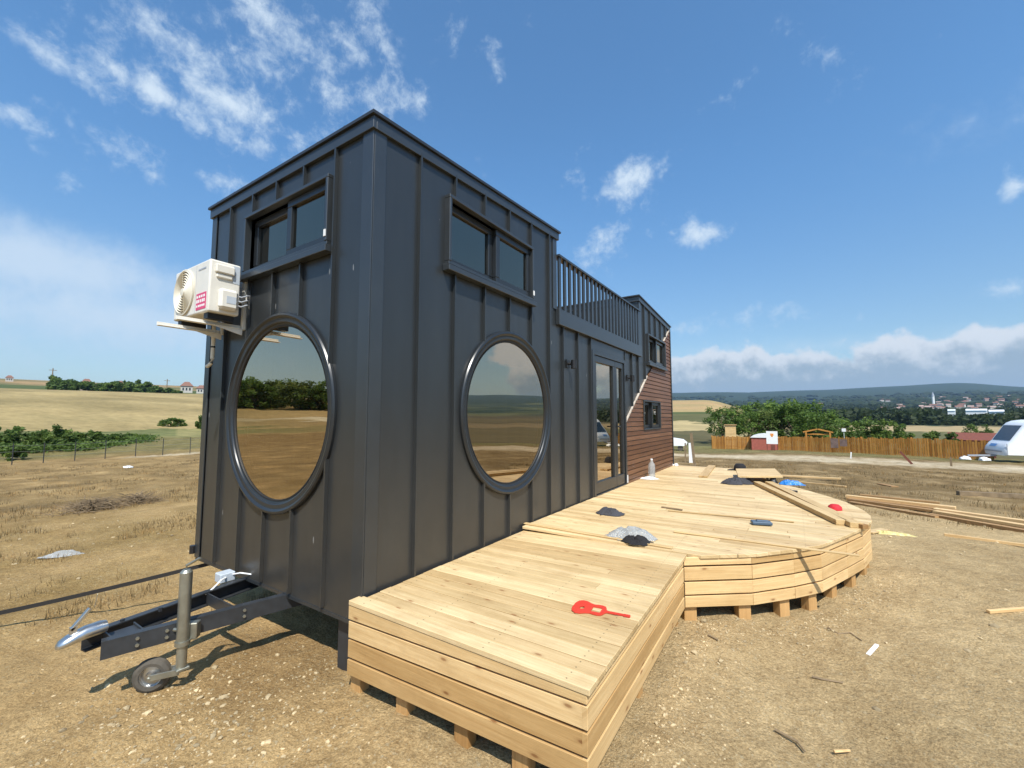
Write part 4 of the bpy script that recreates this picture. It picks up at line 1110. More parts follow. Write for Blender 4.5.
gplank('scrap_plank', (785, 481), (846, 487), .10, .04, 'shorter plank in front of the long plank behind the deck', mat='pineside', tone=.3)
gplank('scrap_plank', (895, 487), (880, 484), .2, .03, 'small dark offcut on the weeds right of the deck', mat='pinedk', tone=.1)
gplank('white_strip', (868, 656), (877, 646), .024, .012, 'short white plastic strip on the soil near the curved deck', lift=.012, cat='strip', mat='white')
gplank('pale_board', (868, 533), (885, 530), .12, .02, 'short pale board on the soil against the rounded deck end', lift=.01, mat='pine', tone=.9)
drape('warning_tape', gnd(893, 534), (.27, .08), .07, 'yellow', 'crumpled yellow tape on the soil beside the rounded deck end', 'tape', 4, .6, 3.0)
drape('plastic_wrap', gnd(60, 556) + V((0, 0, .01)), (.22, .08), .11, 'bagmat', 'flattened clear plastic wrap lying on the straw at left', 'plastic wrap', 2, .5, 2.4, .9)
lump('limestone_lump', gnd(228, 655), (.065, .05, .03), 'white', 'white chalky lump on the soil beside the jockey wheel', 'stone', 7, 3, .45, 2)
lump('paper_litter', gnd(128, 467), (.34, .16, .06), 'white', 'white sheet of litter on the weeds by the wire fence', 'litter', 1, 3, .5, 2, smooth=False)
for pts_, lab in ((((828, 628), (838, 634), (850, 633), (862, 641)), 'crooked dark root lying on the soil below the curved deck'), (((812, 677), (824, 680), (843, 683)), 'forked dark twig on the bare soil at lower right'),
        (((775, 730), (797, 742), (805, 752)), 'bent dark twig near the lower edge right of the deck'), (((834, 752), (850, 751)), 'short pale stick near the lower right of the soil'), (((708, 635), (718, 640)), 'short brown twig just in front of the curved deck')):
    m_ = MB(); pp_ = [gnd(*q_) + V((0, 0, .012)) for q_ in pts_]
    m_.tube(pp_, [.007 - .0012 * i for i in range(len(pp_))], 6); tag(m_.build('ground_twig', M['pineside'] if 'pale' in lab else M['twig'], None, True), lab, 'twig')
# ratchet strap from the house corner to the left
sa, sb = V((-2.40, .12, -.10)), onz(-300, 657, -.43)
sb.z = hgt(sb.x, sb.y) + .02
mb = MB()
pt = [sa.lerp(sb, t) + V((0, 0, -.05 * math.sin(t * math.pi))) for t in [i / 16 for i in range(17)]]
for p, q_ in zip(pt, pt[1:]): mb.bar(p, q_, .004, .034)
strap = mb.build('tie_down_strap', M['strap'], None)
mb = MB(); mb.tube([sb + V((.03, 0, -.2)), sb + V((-.03, 0, .06))], .012, 8); mb.build('ground_peg', M['zinc_dull'], strap)
tag(strap, 'black tie down strap running from the house corner out to the left', 'strap')
# brush heaps
def brush(c, sx, sy, sz, n, label):
    m_ = MB()
    for k in range(n):
        x, y = random.gauss(0, sx * .45), random.gauss(0, sy * .45)
        h = max(0, 1 - (x / sx) ** 2 - (y / sy) ** 2) * sz
        z = random.uniform(0, h + .02)
        a_ = random.uniform(0, 6.28); e = random.uniform(-.25, .5); L_ = random.uniform(.12, .38)
        p = V(c) + V((x, y, z)); d_ = V((math.cos(a_) * math.cos(e), math.sin(a_) * math.cos(e), math.sin(e)))
        m_.tube([p, p + d_ * L_ * .5 + V((0, 0, random.uniform(-.02, .03))), p + d_ * L_], [.006, .005, .002], 4, 0, random.random(), cap=False)
    return tag(m_.build('brush_heap', M['twig'], None, fix=False), label, 'brush heap', 'heaps of dry twigs')
brush(gnd(93, 509), .55, .5, .20, 420, 'larger heap of dry twigs on the straw left of the house')
brush(gnd(137, 502), .40, .4, .16, 260, 'smaller heap of dry twigs next to the house side')
random.seed(31)
# loose stones: too many to count
mb = MB()
ico = bmesh.new(); bmesh.ops.create_icosphere(ico, subdivisions=1, radius=1)
IV = [v.co.copy() for v in ico.verts]; IF = [[v.index for v in f.verts] for f in ico.faces]; ico.free()
def stone(x, y, s):
    rz = Matrix.Rotation(random.uniform(0, 6.3), 3, 'Z')
    sc = V((random.uniform(.7, 1.4), random.uniform(.6, 1.1), random.uniform(.4, .8))) * s
    sd = random.random() * 99
    vs = []
    for v in IV:
        p = v * (1 + .55 * noise.noise(v * 1.3 + V((sd, 0, 0))))
        vs.append(rz @ V((p.x * sc.x, p.y * sc.y, p.z * sc.z)) + V((x, y, hgt(x, y) + near_disp(x, y, 5) + s * .15)))
    mb.add(vs, IF, 0, random.random())
def inside_deck(x, y): return (-.02 < x < 1.5 and -.03 < y < 1.8) or (0 < x and 1.8 <= y < 8.3 and x < xedge(y) - .08)
n = 0
while n < 4200:
    m_ = random.random()
    if m_ < .42:                                   # along the foot of the wing and the curve
        t = random.random()
        if t < .5: x = 1.62 + abs(random.gauss(0, .22)); y = random.uniform(-1.2, 1.9)
        else: q_ = random.uniform(1.8, 4); x = xedge(q_) + abs(random.gauss(0, .16)) - .05; y = q_ + random.gauss(0, .1) - .15
        s = random.lognormvariate(math.log(.0046), .45)
    elif m_ < .70: x = random.gauss(-.35, .6); y = random.gauss(-.75, .38); s = random.lognormvariate(math.log(.0054), .55)
    else:
        D = random.uniform(1, 12) ** 1; th = R_(random.uniform(-58, 58)) + YAW
        x, y = CAM.x + math.sin(th) * D, CAM.y + math.cos(th) * D; s = random.lognormvariate(math.log(.0048 + D * .0006), .5)
    if inside_deck(x, y) or (-2.4 < x < 0 and y > .1): continue
    stone(x, y, min(s, .024)); n += 1
o = mb.build('gravel', M['stone'], None, fix=False); o['kind'] = 'stuff'
# dry grass
mb = MB()
def blade(x, y, z, h, w_, tone):
    a_ = random.uniform(0, 6.28); b_ = random.uniform(.1, .7)
    dx, dy = math.cos(a_), math.sin(a_)
    mb.add([(x - dy * w_, y + dx * w_, z - .01), (x + dy * w_, y - dx * w_, z - .01), (x + dx * h * b_ + dy * w_ * .3, y + dy * h * b_ - dx * w_ * .3, z + h * math.sqrt(1 - b_ * b_ * .8))], [(0, 1, 2)], 0, tone)
n = 0
while n < 4200:
    if random.random() < .5: th = random.uniform(-54, -28)
    else: th = random.uniform(14, 54)
    D = 4.5 * (32 / 4.5) ** random.random() if th < 0 else 11 * (30 / 11) ** random.random()
    az = R_(th) + YAW; x, y = CAM.x + math.sin(az) * D, CAM.y + math.cos(az) * D
    if noise.noise(V((x * .5, y * .5, 3))) + .5 * noise.noise(V((x * 1.7, y * 1.7, 3))) < .05 or inside_deck(x, y) or D > 28 and th > 0: continue
    z = hgt(x, y); tn = random.random()
    for k in range(5): blade(x + random.gauss(0, .05), y + random.gauss(0, .05), z, random.uniform(.03, .11) * (1 if D < 12 else 1.2), .002 + D * .00025, tn)
    n += 1
o = mb.build('dry_grass', M['straw'], None, fix=False); o['kind'] = 'stuff'

# ------------------------------------------------------------------ trees and bushes
def crown_mb(c, rx, ry, rz, n_cl, n_lf, leaf, seed):
    rnd = random.Random(seed); m_ = MB(); cl = []
    for k in range(n_cl):
        a_ = rnd.uniform(0, 6.28); e = math.asin(rnd.uniform(-.75, 1)); r = rnd.uniform(.45, 1.0) ** .6
        f = 1 + .28 * noise.noise(V((math.cos(a_) * 1.6 + seed, math.sin(a_) * 1.6, e)))
        cl.append((V((c[0] + rx * r * f * math.cos(a_) * math.cos(e), c[1] + ry * r * f * math.sin(a_) * math.cos(e), c[2] + rz * r * f * math.sin(e))), rnd.uniform(.16, .30) * (rx + rz) / 2, rnd.uniform(.2, .8)))
    for p, s, tn in cl:
        for j in range(n_lf):
            d = V((rnd.gauss(0, 1), rnd.gauss(0, 1), rnd.gauss(0, .8))); d = d.normalized() * s * rnd.random() ** .45
            q_ = p + d; u = V((rnd.gauss(0, 1), rnd.gauss(0, 1), rnd.gauss(0, .6))).normalized(); w_ = u.cross(V((rnd.gauss(0, 1), rnd.gauss(0, 1), rnd.gauss(0, 1)))).normalized()
            L_ = leaf * rnd.uniform(.6, 1.3)
            m_.add([q_ - u * L_, q_ + w_ * L_ * .5, q_ + u * L_, q_ - w_ * L_ * .5], [(0, 1, 2, 3)], 0, max(0, min(1, tn + rnd.gauss(0, .15))))
    return m_, cl
def tree(seed, mat, h=6, leaf=.17, n_cl=46, n_lf=52):
    t = thing('broadleaf_tree', (0, 0, 0), '', 'tree')
    rnd = random.Random(seed)
    m_, cl = crown_mb((0, 0, h * .58), h * .40, h * .40, h * .42, n_cl, n_lf, leaf, seed)
    m_.build('crown', M[mat], t, fix=False)
    m_ = MB(); m_.tube([(0, 0, -.6), (.03, 0, h * .2), (.08, .05, h * .42), (.02, .1, h * .75)], [h * .03, h * .024, h * .017, h * .005], 8)
    for k in range(6):
        p = rnd.choice(cl)[0]; z0 = h * rnd.uniform(.2, .5); m_.tube([(.04, .02, z0), (p.x * .5, p.y * .5, z0 * .5 + p.z * .5), (p.x, p.y, p.z)], [h * .012, h * .008, h * .003], 5)
    m_.build('trunk', M['bark'], t, True)
    return t
protos = [tree(1, 'leaf'), tree(2, 'leaf2'), tree(3, 'leaf')]
used = [False] * 3
def put_tree(px, D, top, k, label, group, sx=1, rot=None, pos=None):
    p = at(px, D) if pos is None else pos
    if pos is not None: p = p - V((0, 0, top * .30))
    h = (hz(px, D, top) - p.z) if pos is None else top
    t = copy_tree(protos[k]) if used[k] else protos[k]
    used[k] = True
    t.location = p; s = h / 6.0
    t.scale = (s * sx, s * sx, s); t.rotation_euler = (0, 0, random.uniform(0, 6.28) if rot is None else rot)
    tag(t, label, 'tree', group)
    return t
random.seed(41)
ROW = 'trees in the thicket behind the wooden fence'
tl = [(722, 57, 408, 0, 1.1, 'leftmost tree of the thicket, at the edge of the golden field'), (733, 60, 405, 1, 1.0, 'olive toned tree behind the plywood box of the fence'),
      (748, 56, 412, 2, 1.15, 'low broad tree between the plywood box and the white topped tent'), (757, 64, 401, 0, .95, 'tall tree whose tip rises over the golden field'),
      (768, 58, 408, 1, 1.05, 'greyish olive tree just behind the white sign board'), (781, 60, 403, 2, 1.1, 'bright tree right of the white sign board'),
      (794, 58, 401, 0, 1.1, 'tallest tree of the thicket, above the right half of the fence'), (806, 62, 404, 2, 1.0, 'tree left behind the timber arch'),
      (818, 57, 411, 0, 1.1, 'bushy tree right behind the timber arch'), (832, 63, 414, 1, 1.0, 'low olive tree right of the timber arch'), (846, 60, 419, 2, 1.2, 'low tree where the thicket slopes down to the right')]
for px, D, top, k, sx, lab in tl: put_tree(px, D, top, k, lab, ROW, sx)
def bush(name, px, D, top, half_px, label, cat='bush', mat='bush', group=None, seed=0, leaf=.10, ncl=26, nlf=60, depth=None):
    p = at(px, D); h = max(.4, hz(px, D, top) - p.z)
    wr = half_px / FPX * D / math.sqrt(1 + ((px - 512) / FPX) ** 2) 
    m_, _ = crown_mb((0, 0, h * .42), wr, depth or wr * .8, h * .55, ncl, nlf, leaf, seed + 50)
    m_.v = [v + p for v in m_.v]
    ang = -YAW
    e = thing(name, p, label, cat, group)
    m_.v = [Matrix.Rotation(ang, 3, 'Z') @ (v - p) + p for v in m_.v]
    m_.build('foliage', M[mat], e, fix=False)
    return e
HB = 'bushes in the valley beyond the wooden fence'
for i, (px, D, top, hw, lab) in enumerate([(862, 58, 416, 20, 'broad low bush right of the thicket behind the fence'), (885, 60, 420, 18, 'bush behind the middle of the long wooden fence'), (901, 62, 426, 10, 'small bush at the right end of the thicket'),
        (931, 66, 430, 8, 'round bush behind the fence below the pale field'), (948, 70, 430, 7, 'small bush left of the rust red roof'), (970, 110, 421, 7, 'dark bush beside the pale strip field near the white caravan'), (984, 112, 422, 6, 'small dark bush right beside the white caravan roof')]):
    bush('valley_bush', px, D, top, hw, lab, group=HB, seed=i, leaf=.16)
LB = 'bushes in the hedge beyond the wire fence'
for i, (px, D, top, hw, lab) in enumerate([(4, 44, 426, 17, 'hedge bush at the left edge of the view'), (26, 43, 426, 17, 'tall hedge bush, second from the left edge'), (48, 42.5, 426, 17, 'hedge bush left of the middle of the hedge'), (70, 43, 428, 16, 'hedge bush where the hedge begins to fall'),
        (92, 44, 431, 15, 'lower hedge bush toward the house'), (114, 46, 434, 14, 'flat hedge bush near the right end of the hedge'), (134, 50, 434, 12, 'last flat bush of the hedge'), (172, 66, 419, 14, 'dark free standing bush in front of the wheat field by the house'), (203, 62, 416, 6, 'bush half hidden behind the house corner'), (20, 37, 447, 8, 'small bush growing at a post of the wire fence')]):
    bush('hedge_bush', px, D, top, hw, lab, group=LB, seed=20 + i, leaf=.11 if D < 60 else .14)
mb = MB(); random.seed(59)
for k in range(900):                                        # low brambles under the hedge bushes, one mass
    px = random.uniform(-40, 150); D = random.uniform(40.5, 46) + max(0, px - 90) * .10; p = at(px, D); s_ = random.uniform(.25, .6) * (1 - max(0, px - 60) / 160)
    for j in range(14):
        q_ = p + V((random.gauss(0, .4), random.gauss(0, .4), random.uniform(0, s_))); u = V((random.gauss(0, 1), random.gauss(0, 1), random.gauss(0, .6))).normalized(); w_ = u.cross(V((random.gauss(0, 1), random.gauss(0, 1), random.gauss(0, 1)))).normalized()
        mb.add([q_ - u * .11, q_ + w_ * .06, q_ + u * .11, q_ - w_ * .06], [(0, 1, 2, 3)], 0, random.uniform(.2, .8))
o = mb.build('brambles', M['bush'], None, fix=False); o['kind'] = 'stuff'
RB = 'trees and shrubs on the ridge behind the wheat field'
for i, (px, D, top, hw, lab) in enumerate([(51, 300, 376, 5, 'small dark tree at the left end of the ridge shrubs'), (62, 290, 379, 13, 'round shrub left on the ridge'), (78, 288, 381, 14, 'pale green shrub on the ridge in front of the red roof'), (96, 290, 383, 14, 'shrub below the red roofed house on the ridge'), (113, 292, 382, 14, 'shrub right of the red roofed house on the ridge'), (128, 294, 383, 13, 'flat shrub in the middle of the ridge'),
        (137, 300, 379, 3, 'slim dark cypress on the ridge'), (145, 302, 381, 4, 'pale poplar on the ridge beside the cypress'), (157, 296, 387, 13, 'low shrub right of the cypress'), (175, 290, 391, 5, 'round dark bush at the right end of the ridge')]):
    bush('ridge_shrub', px, D, top, hw, lab, group=RB, seed=60 + i, leaf=.8, ncl=30, nlf=60)
# tree belt far behind the viewer, mirrored in the front round window
random.seed(43)
for k in range(40):
    az = R_(221 + k * 1.05 + random.uniform(-.5, .5)); D = random.uniform(100, 125)
    x, y = CAM.x + math.sin(az) * D, CAM.y + math.cos(az) * D
    put_tree(0, 0, random.uniform(7, 10), k % 3, 'tree of the belt across the field, seen mirrored in the front round window', 'trees mirrored in the round window', 1.5, pos=V((x, y, hgt(x, y))))
# woods on the far hillsides: read as one mass
mb = MB(); random.seed(47)
def clump(x, y, s, tn):
    z = hgt(x, y); sd = random.random() * 50
    vs = []
    for v in IV:
        f = 1 + .5 * noise.noise(v * 1.7 + V((sd, 0, 0)))
        vs.append((x + v.x * s * f * 1.3, y + v.y * s * f * 1.3, z + s * .25 + v.z * s * f * .62))
    for f in IF: mb.add([vs[i] for i in f], [(0, 1, 2)], 0, max(0, min(1, tn + random.gauss(0, .12))))
def tuft(x, y, s, tn):
    z = hgt(x, y)
    for j in range(34):
        d = V((random.gauss(0, .5), random.gauss(0, .5), random.uniform(0, 1)))
        k = s * (1 - .55 * d.z); q_ = V((x + d.x * k * 1.3, y + d.y * k * 1.3, z + d.z * s))
        u = V((random.gauss(0, 1), random.gauss(0, 1), random.gauss(0, .7))).normalized() * s * .26; w_ = u.cross(V((random.gauss(0, 1), random.gauss(0, 1), random.gauss(0, 1)))).normalized() * s * .17
        mb.add([q_ - u, q_ + w_, q_ + u, q_ - w_], [(0, 1, 2, 3)], 0, max(0, min(1, tn + random.gauss(0, .15))))
n = 0
while n < 3000:
    th = random.uniform(19, 60); D = 310 * (3200 / 310) ** random.random()
    az = R_(th) + YAW; x, y = CAM.x + math.sin(az) * D, CAM.y + math.cos(az) * D
    if th < 29 and D < 700: continue
    if noise.noise(V((x / 170, y / 170, 2))) < -.12: continue
    low = 44.6 < th < 49.8
    if low and 530 < D < 640: continue
    if D < 1300: tuft(x, y, random.uniform(4, 7.5) * (1 + D / 2500) * (.60 if low and D < 640 else 1), random.uniform(.25, .75))
    else: clump(x, y, random.uniform(2.2, 4.2) * (1 + D / 900), random.uniform(.25, .7))
    n += 1
o = mb.build('far_wood', M['wood_far'], None, True, ang=180, fix=False); o['kind'] = 'stuff'

# ------------------------------------------------------------------ fences, huts, tent, sign, caravan
fence = thing('picket_fence', at(840, 44), 'orange brown picket fence along the gravel bank behind the deck', 'fence')
fp = [at(711, 47), at(760, 46), at(810, 44.5), at(860, 43), at(910, 42), at(990, 41)]
random.seed(53)
mb = MB(); dist_ = 0
for a, b in zip(fp, fp[1:]):
    Lh = (b - a).length; d = (b - a).normalized(); n = int(Lh / .13)
    for k in range(n):
        p = a.lerp(b, (k + .5) / n); h = 1.22 + random.uniform(-.07, .07)
        mb.bar((p.x, p.y, p.z - .05), (p.x, p.y, p.z + h), .105, .02, 0, random.random(), up=d.cross(V((0, 0, 1))), off=random.random() * 9)
mb.build('pickets', M['paling'], fence, fix=False)
mb = MB()
for a, b in zip(fp, fp[1:]):
    d = (b - a).normalized(); o_ = V((0, 0, 1)).cross(d).normalized() * .035
    for hh in (.3, .9): mb.bar(a + o_ + V((0, 0, hh)), b + o_ + V((0, 0, hh)), .04, .07, 0, .3)
mb.build('rail', M['paling'], fence)
for p in fp:
    mb = MB(); mb.bar((p.x, p.y + .1, p.z - .2), (p.x, p.y + .1, p.z + 1.3), .09, .09, up=(0, 1, 0)); mb.build('post', M['paling'], fence)
# plywood hut standing above the fence
def facing(p):                                    # frame with x to the right and y away from the camera
    d = V((p.x - CAM.x, p.y - CAM.y, 0)).normalized(); return V((d.y, -d.x, 0)), d
def lbox(mb, p, a, b, x0, x1, y0, y1, z0, z1, mi=0, tone=.5):
    c = [p + a * x0 + b * y0, p + a * x1 + b * y0, p + a * x1 + b * y1, p + a * x0 + b * y1]
    mb.hexa([q + V((0, 0, z0)) for q in c] + [q + V((0, 0, z1)) for q in c], mi, tone, a)
p = at(730, 50); a, b = facing(p)
hut = thing('plywood_hut', p, 'tall narrow plywood hut rising above the left part of the picket fence', 'hut')
mb = MB(); lbox(mb, p, a, b, -.5, .5, 0, 1, -.1, 2.35); mb.build('wall', M['pineside'], hut)
mb = MB(); lbox(mb, p, a, b, -.58, .58, -.1, 1.1, 2.355, 2.42); mb.build('roof', M['pinedk'], hut)
p = at(763, 45.2); a, b = facing(p)
tent = thing('tent', p, 'red tent with a domed white roof among the pickets of the fence', 'tent')
mb = MB(); lbox(mb, p, a, b, -1.0, 1.0, 0, .9, -.1, 1.12); mb.build('tent_wall', M['tentred'], tent)
mb = MB()
prof = [(-1.1, 1.10), (-.85, 1.28), (-.45, 1.42), (0, 1.48), (.45, 1.42), (.85, 1.28), (1.1, 1.10)]
mb.prism([p + a * u - b * .08 + V((0, 0, z)) for u, z in prof], b * 1.1); mb.build('tent_roof', M['white'], tent)
p = at(771, 43.5); a, b = facing(p)
sg = thing('sign_board', p, 'white sign board with an orange mark standing before the picket fence', 'sign')
mb = MB(); lbox(mb, p, a, b, -.42, .42, 0, .04, .55, 1.65); mb.build('panel', M['white'], sg)
mb = MB(); lbox(mb, p, a, b, -.12, .12, -.006, -.001, 1.27, 1.45); lbox(mb, p, a, b, -.07, .07, -.006, -.001, 1.16, 1.265); mb.build('mark', M['orange'], sg)
mb = MB(); lbox(mb, p, a, b, -.42, -.36, .041, .10, -.2, 1.7); lbox(mb, p, a, b, .36, .42, .041, .10, -.2, 1.7); lbox(mb, p, a, b, -.12, .2, -.05, .039, -.05, .5); mb.build('leg', M['rust'], sg)
p = at(817, 48); a, b = facing(p)
ar = thing('timber_arch', p, 'timber gate arch with a low gabled top above the picket fence', 'gate')
mb = MB(); lbox(mb, p, a, b, -.95, -.83, 0, .12, -.1, 1.75); lbox(mb, p, a, b, .83, .95, 0, .12, -.1, 1.75); mb.build('post', M['paling'], ar)
mb = MB()
for s in (-1, 1): mb.bar(p + a * (1.12 * s) + b * .06 + V((0, 0, 1.74)), p + a * (.02 * s) + b * .06 + V((0, 0, 2.02)), .14, .12)
lbox(mb, p, a, b, -1.0, 1.0, .125, .2, 1.5, 1.62); mb.build('top_beam', M['paling'], ar)
# small lamp-like white box on a post in the trees
p = at(843, 52); a, b = facing(p)
mb = MB(); lbox(mb, p, a, b, -.015, .015, 0, .04, -.1, 2.0); lbox(mb, p, a, b, -.16, .16, -.05, .1, 2.001, 2.3)
tag(mb.build('meter_box', M['white'], None), 'small white box on a pole behind the right part of the picket fence', 'meter box')
# dark cloth and white things at the fence
p = at(840, 42.8); a, b = facing(p)
mb = MB(); lbox(mb, p, a, b, -.7, -.2, 0, .05, .35, 1.1); lbox(mb, p, a, b, -.12, .35, .0, .06, .5, 1.05)
tag(mb.build('hanging_cloth', plain('purple_grey_cloth', (.15, .10, .085), .9, var=.4, scale=3), None), 'purple grey cloths hung on the picket fence right of the timber arch', 'cloth')
# caravan
pz = at(1004, 38.2); 
cc = CAM + ray(1005, 456) * (25.0); cc.z = hz(1005, math.hypot(cc.x - CAM.x, cc.y - CAM.y), 461)
RTh = RT; FWh = V((FW.x, FW.y, 0)).normalized()
e = RTh * .909 - FWh * .416; vv = RTh * -.416 - FWh * .909      # e: nose to tail, vv: toward the near side
cv = thing('caravan', cc, 'white touring caravan with a dark raked front window at the right edge', 'caravan')
def CV(s, w_, z): return cc + e * s + vv * w_ + V((0, 0, z))
profc = [(.00, .30), (-.03, .55), (.03, .78), (.20, 1.02), (.34, 1.14), (.92, 2.06), (1.06, 2.22), (1.30, 2.34), (1.7, 2.40), (5.0, 2.38), (5.5, 2.25), (5.6, .45), (5.5, .30)]
mb = MB(); n = len(profc); W2 = 2.1
secs = [(-W2, .96), (-W2 + .08, .99), (-W2 + .2, 1.0), (-.2, 1.0), (-.08, .99), (0, .96)]
vs = []
for w_, s in secs:
    for (u, z) in profc: vs.append(CV(2.8 + (u - 2.8) * s, w_, 1.3 + (z - 1.3) * s))
fs = [(i * n + k, i * n + (k + 1) % n, (i + 1) * n + (k + 1) % n, (i + 1) * n + k) for i in range(len(secs) - 1) for k in range(n)] + [tuple(range(n)), tuple((len(secs) - 1) * n + k for k in range(n))]
mb.add(vs, fs); mb.build('body', M['caravan'], cv, True, ang=35)
def onprof(u0, z0, u1, z1, t): return (u0 + (u1 - u0) * t, z0 + (z1 - z0) * t)
mb = MB()
(u0, z0), (u1, z1) = onprof(.34, 1.14, .92, 2.06, .04), onprof(.34, 1.14, .92, 2.06, 1.0)
nx = V((0, 0, 0)) - e * .846 + V((0, 0, .533))
q = [CV(u0, -W2 + .22, z0), CV(u0, -.22, z0), CV(u1, -.22, z1), CV(u1, -W2 + .22, z1)]
mb.hexa([p_ + nx * .002 for p_ in q] + [p_ + nx * .014 for p_ in q]); mb.build('front_window', M['tinted'], cv)
mb = MB(); q = [CV(.9, .001, 1.15), CV(2.3, .001, 1.15), CV(2.3, .001, 1.75), CV(.9, .001, 1.75)]; mb.hexa(q + [p_ + vv * .02 for p_ in q]); sw = mb.build('side_window', M['cargrey'], cv)
mb = MB(); q = [CV(.98, .021, 1.22), CV(2.22, .021, 1.22), CV(2.22, .021, 1.68), CV(.98, .021, 1.68)]; mb.hexa(q + [p_ + vv * .008 for p_ in q]); mb.build('pane', M['tinted'], sw)
mb = MB(); q = [CV(.02, -1.5, .80), CV(.02, -.9, .80), CV(.13, -.9, .95), CV(.13, -1.5, .95)]; mb.hexa([p_ + nx * .01 for p_ in q] + [p_ + nx * .03 for p_ in q]); mb.build('emblem', M['emblem'], cv)
mb = MB(); q = [CV(-.02, -1.9, .50), CV(-.02, -.2, .50), CV(-.01, -.2, .58), CV(-.01, -1.9, .58)]; mb.hexa([p_ - e * .0 for p_ in q] + [p_ - e * .03 for p_ in q]); mb.build('nose_strip', M['cargrey'], cv)
mb = MB(); q = [CV(.10, .0, .34), CV(.14, .0, .34), CV(.14, .0, 1.0), CV(.10, .0, 1.0)]; mb.hexa(q + [p_ + vv * .012 for p_ in q]); mb.build('edge_seam', M['cargrey'], cv)
for w_ in (-.12, -W2 + .12):
    mb = MB(); mb.lathe(CV(3.2, w_ - .08, .22), vv, [(.001, 0), (.30, .0), (.30, .16), (.001, .16)], 20); mb.build('wheel', M['rubber'], cv)
mb = MB(); mb.bar(CV(.1, -W2 / 2, .25), CV(-1.2, -W2 / 2, .2), .1, .1); mb.build('tow_bar', M['cargrey'], cv)
# white plates stacked beside the caravan nose
p = at(975, 38.5); a, b = facing(p)
for i, (u, lab) in enumerate(((-.55, 'white tub left of the caravan nose on the weeds'), (.25, 'white tub touching the caravan nose on the weeds'))):
    lump('white_tub', p + a * u + V((0, 0, .05)), (.25, .15, .2), 'white', lab, 'tub', i, 3, .4, 2)
# rust red shed roof behind the fence
p = at(968, 72); a, b = facing(p); zr = hz(968, 72, 441); zq = hz(968, 72, 433)
sh = thing('rust_shed', p, 'long rust red shed with a pale ridge behind the right end of the fence', 'shed')
mb = MB(); lbox(mb, p, a, b, -1.5, 1.9, 0, 4, -.3, zr - p.z + .2); mb.build('wall', M['rust'], sh)
mb = MB(); mb.prism([p + a * -1.8 + b * -.3 + V((0, 0, zr - p.z + .1)), p + a * -1.8 + b * 2 + V((0, 0, zq - p.z)), p + a * -1.8 + b * 4.3 + V((0, 0, zr - p.z + .1))], a * 4.0); mb.build('roof', M['rust'], sh)
# stakes and posts on the near side of the bank
def stake(px, D, top, lean, w_, mat, label, cat='post', h=None):
    p = at(px, D); z = hz(px, D, top); a, b = facing(p)
    m_ = MB(); m_.bar((p.x, p.y, p.z - .15), (p.x + a.x * lean, p.y + a.y * lean, z), w_, w_ * .6, 0, .4, up=b); return tag(m_.build('stake', M[mat], None), label, cat)
stake(911.5, 31, 452, -.55, .10, 'rust', 'leaning reddish stake on the gravel bank before the fence')
stake(947.5, 31.5, 457, 0, .08, 'twig', 'short dark stake on the pale bank left of the caravan')
stake(693.5, 20, 433, -.12, .11, 'twig', 'tall dark leaning post just right of the house end')
stake(690, 24, 443, .0, .22, 'white', 'short white post beside the tall dark post')
stake(684, 24, 443, .02, .07, 'twig', 'thin short dark stake left of the white post')
stake(848, 34, 452, .05, .06, 'white', 'pale short post in front of the picket fence right end of the cloths')
# white covered trailer by the house end
p = at(676, 42); a, b = facing(p)
wt = thing('covered_trailer', p, 'small white covered trailer parked past the far end of the house', 'trailer')
mb = MB(); mb.prism([p + a * u + V((0, 0, z)) for u, z in ((-1.1, .45), (-1.0, 1.0), (-.4, 1.15), (.6, 1.0), (.9, .75), (.75, .45))], b * 1.5); mb.build('cover', M['white'], wt)
for u in (-.5, .3):
    mb = MB(); mb.lathe(p + a * u + b * .1 + V((0, 0, .25)), b, [(.001, 0), (.25, 0), (.25, .15), (.001, .15)], 14); mb.build('wheel', M['rubber'], wt)
# wire fence on the left
wf = thing('wire_fence', at(100, 35), 'thin post and wire fence crossing the weeds left of the house', 'fence')
wp = [(16, 33.5), (47, 34), (78, 34.5), (108, 35), (138, 35.5), (165, 36), (192, 36.5), (216, 37), (-20, 33), (240, 37.5)]
tops = []
for px, D in sorted(wp):
    p = at(px, D); z = p.z + 1.08
    mb = MB(); mb.tube([(p.x, p.y, p.z - .2), (p.x, p.y, z)], .022, 6); mb.build('post', M['grey_steel'], wf)
    tops.append((p, z))
mb = MB()
for (p, z), (q, z2) in zip(tops, tops[1:]):
    for f in (.35, .65, .95): mb.tube([(p.x, p.y, p.z + f), (q.x, q.y, q.z + f)], .006, 4, cap=False)
mb.build('wire', M['zinc_dull'], wf)
# poles on the ridge
for px, D, top, lab in ((49, 320, 368, 'utility pole at the left end of the ridge'), (165, 330, 379, 'utility pole on the ridge left of the pale houses')):
    p = at(px, D); z = hz(px, D, top); a, b = facing(p)
    m_ = MB(); m_.tube([(p.x, p.y, p.z - 1), (p.x, p.y, z)], [.28, .2], 6); m_.bar(p + a * -1.4 + V((0, 0, z - p.z - 1)), p + a * 1.4 + V((0, 0, z - p.z - 1)), .2, .25)
    tag(m_.build('utility_pole', M['twig'], None), lab, 'pole', 'utility poles on the ridge')
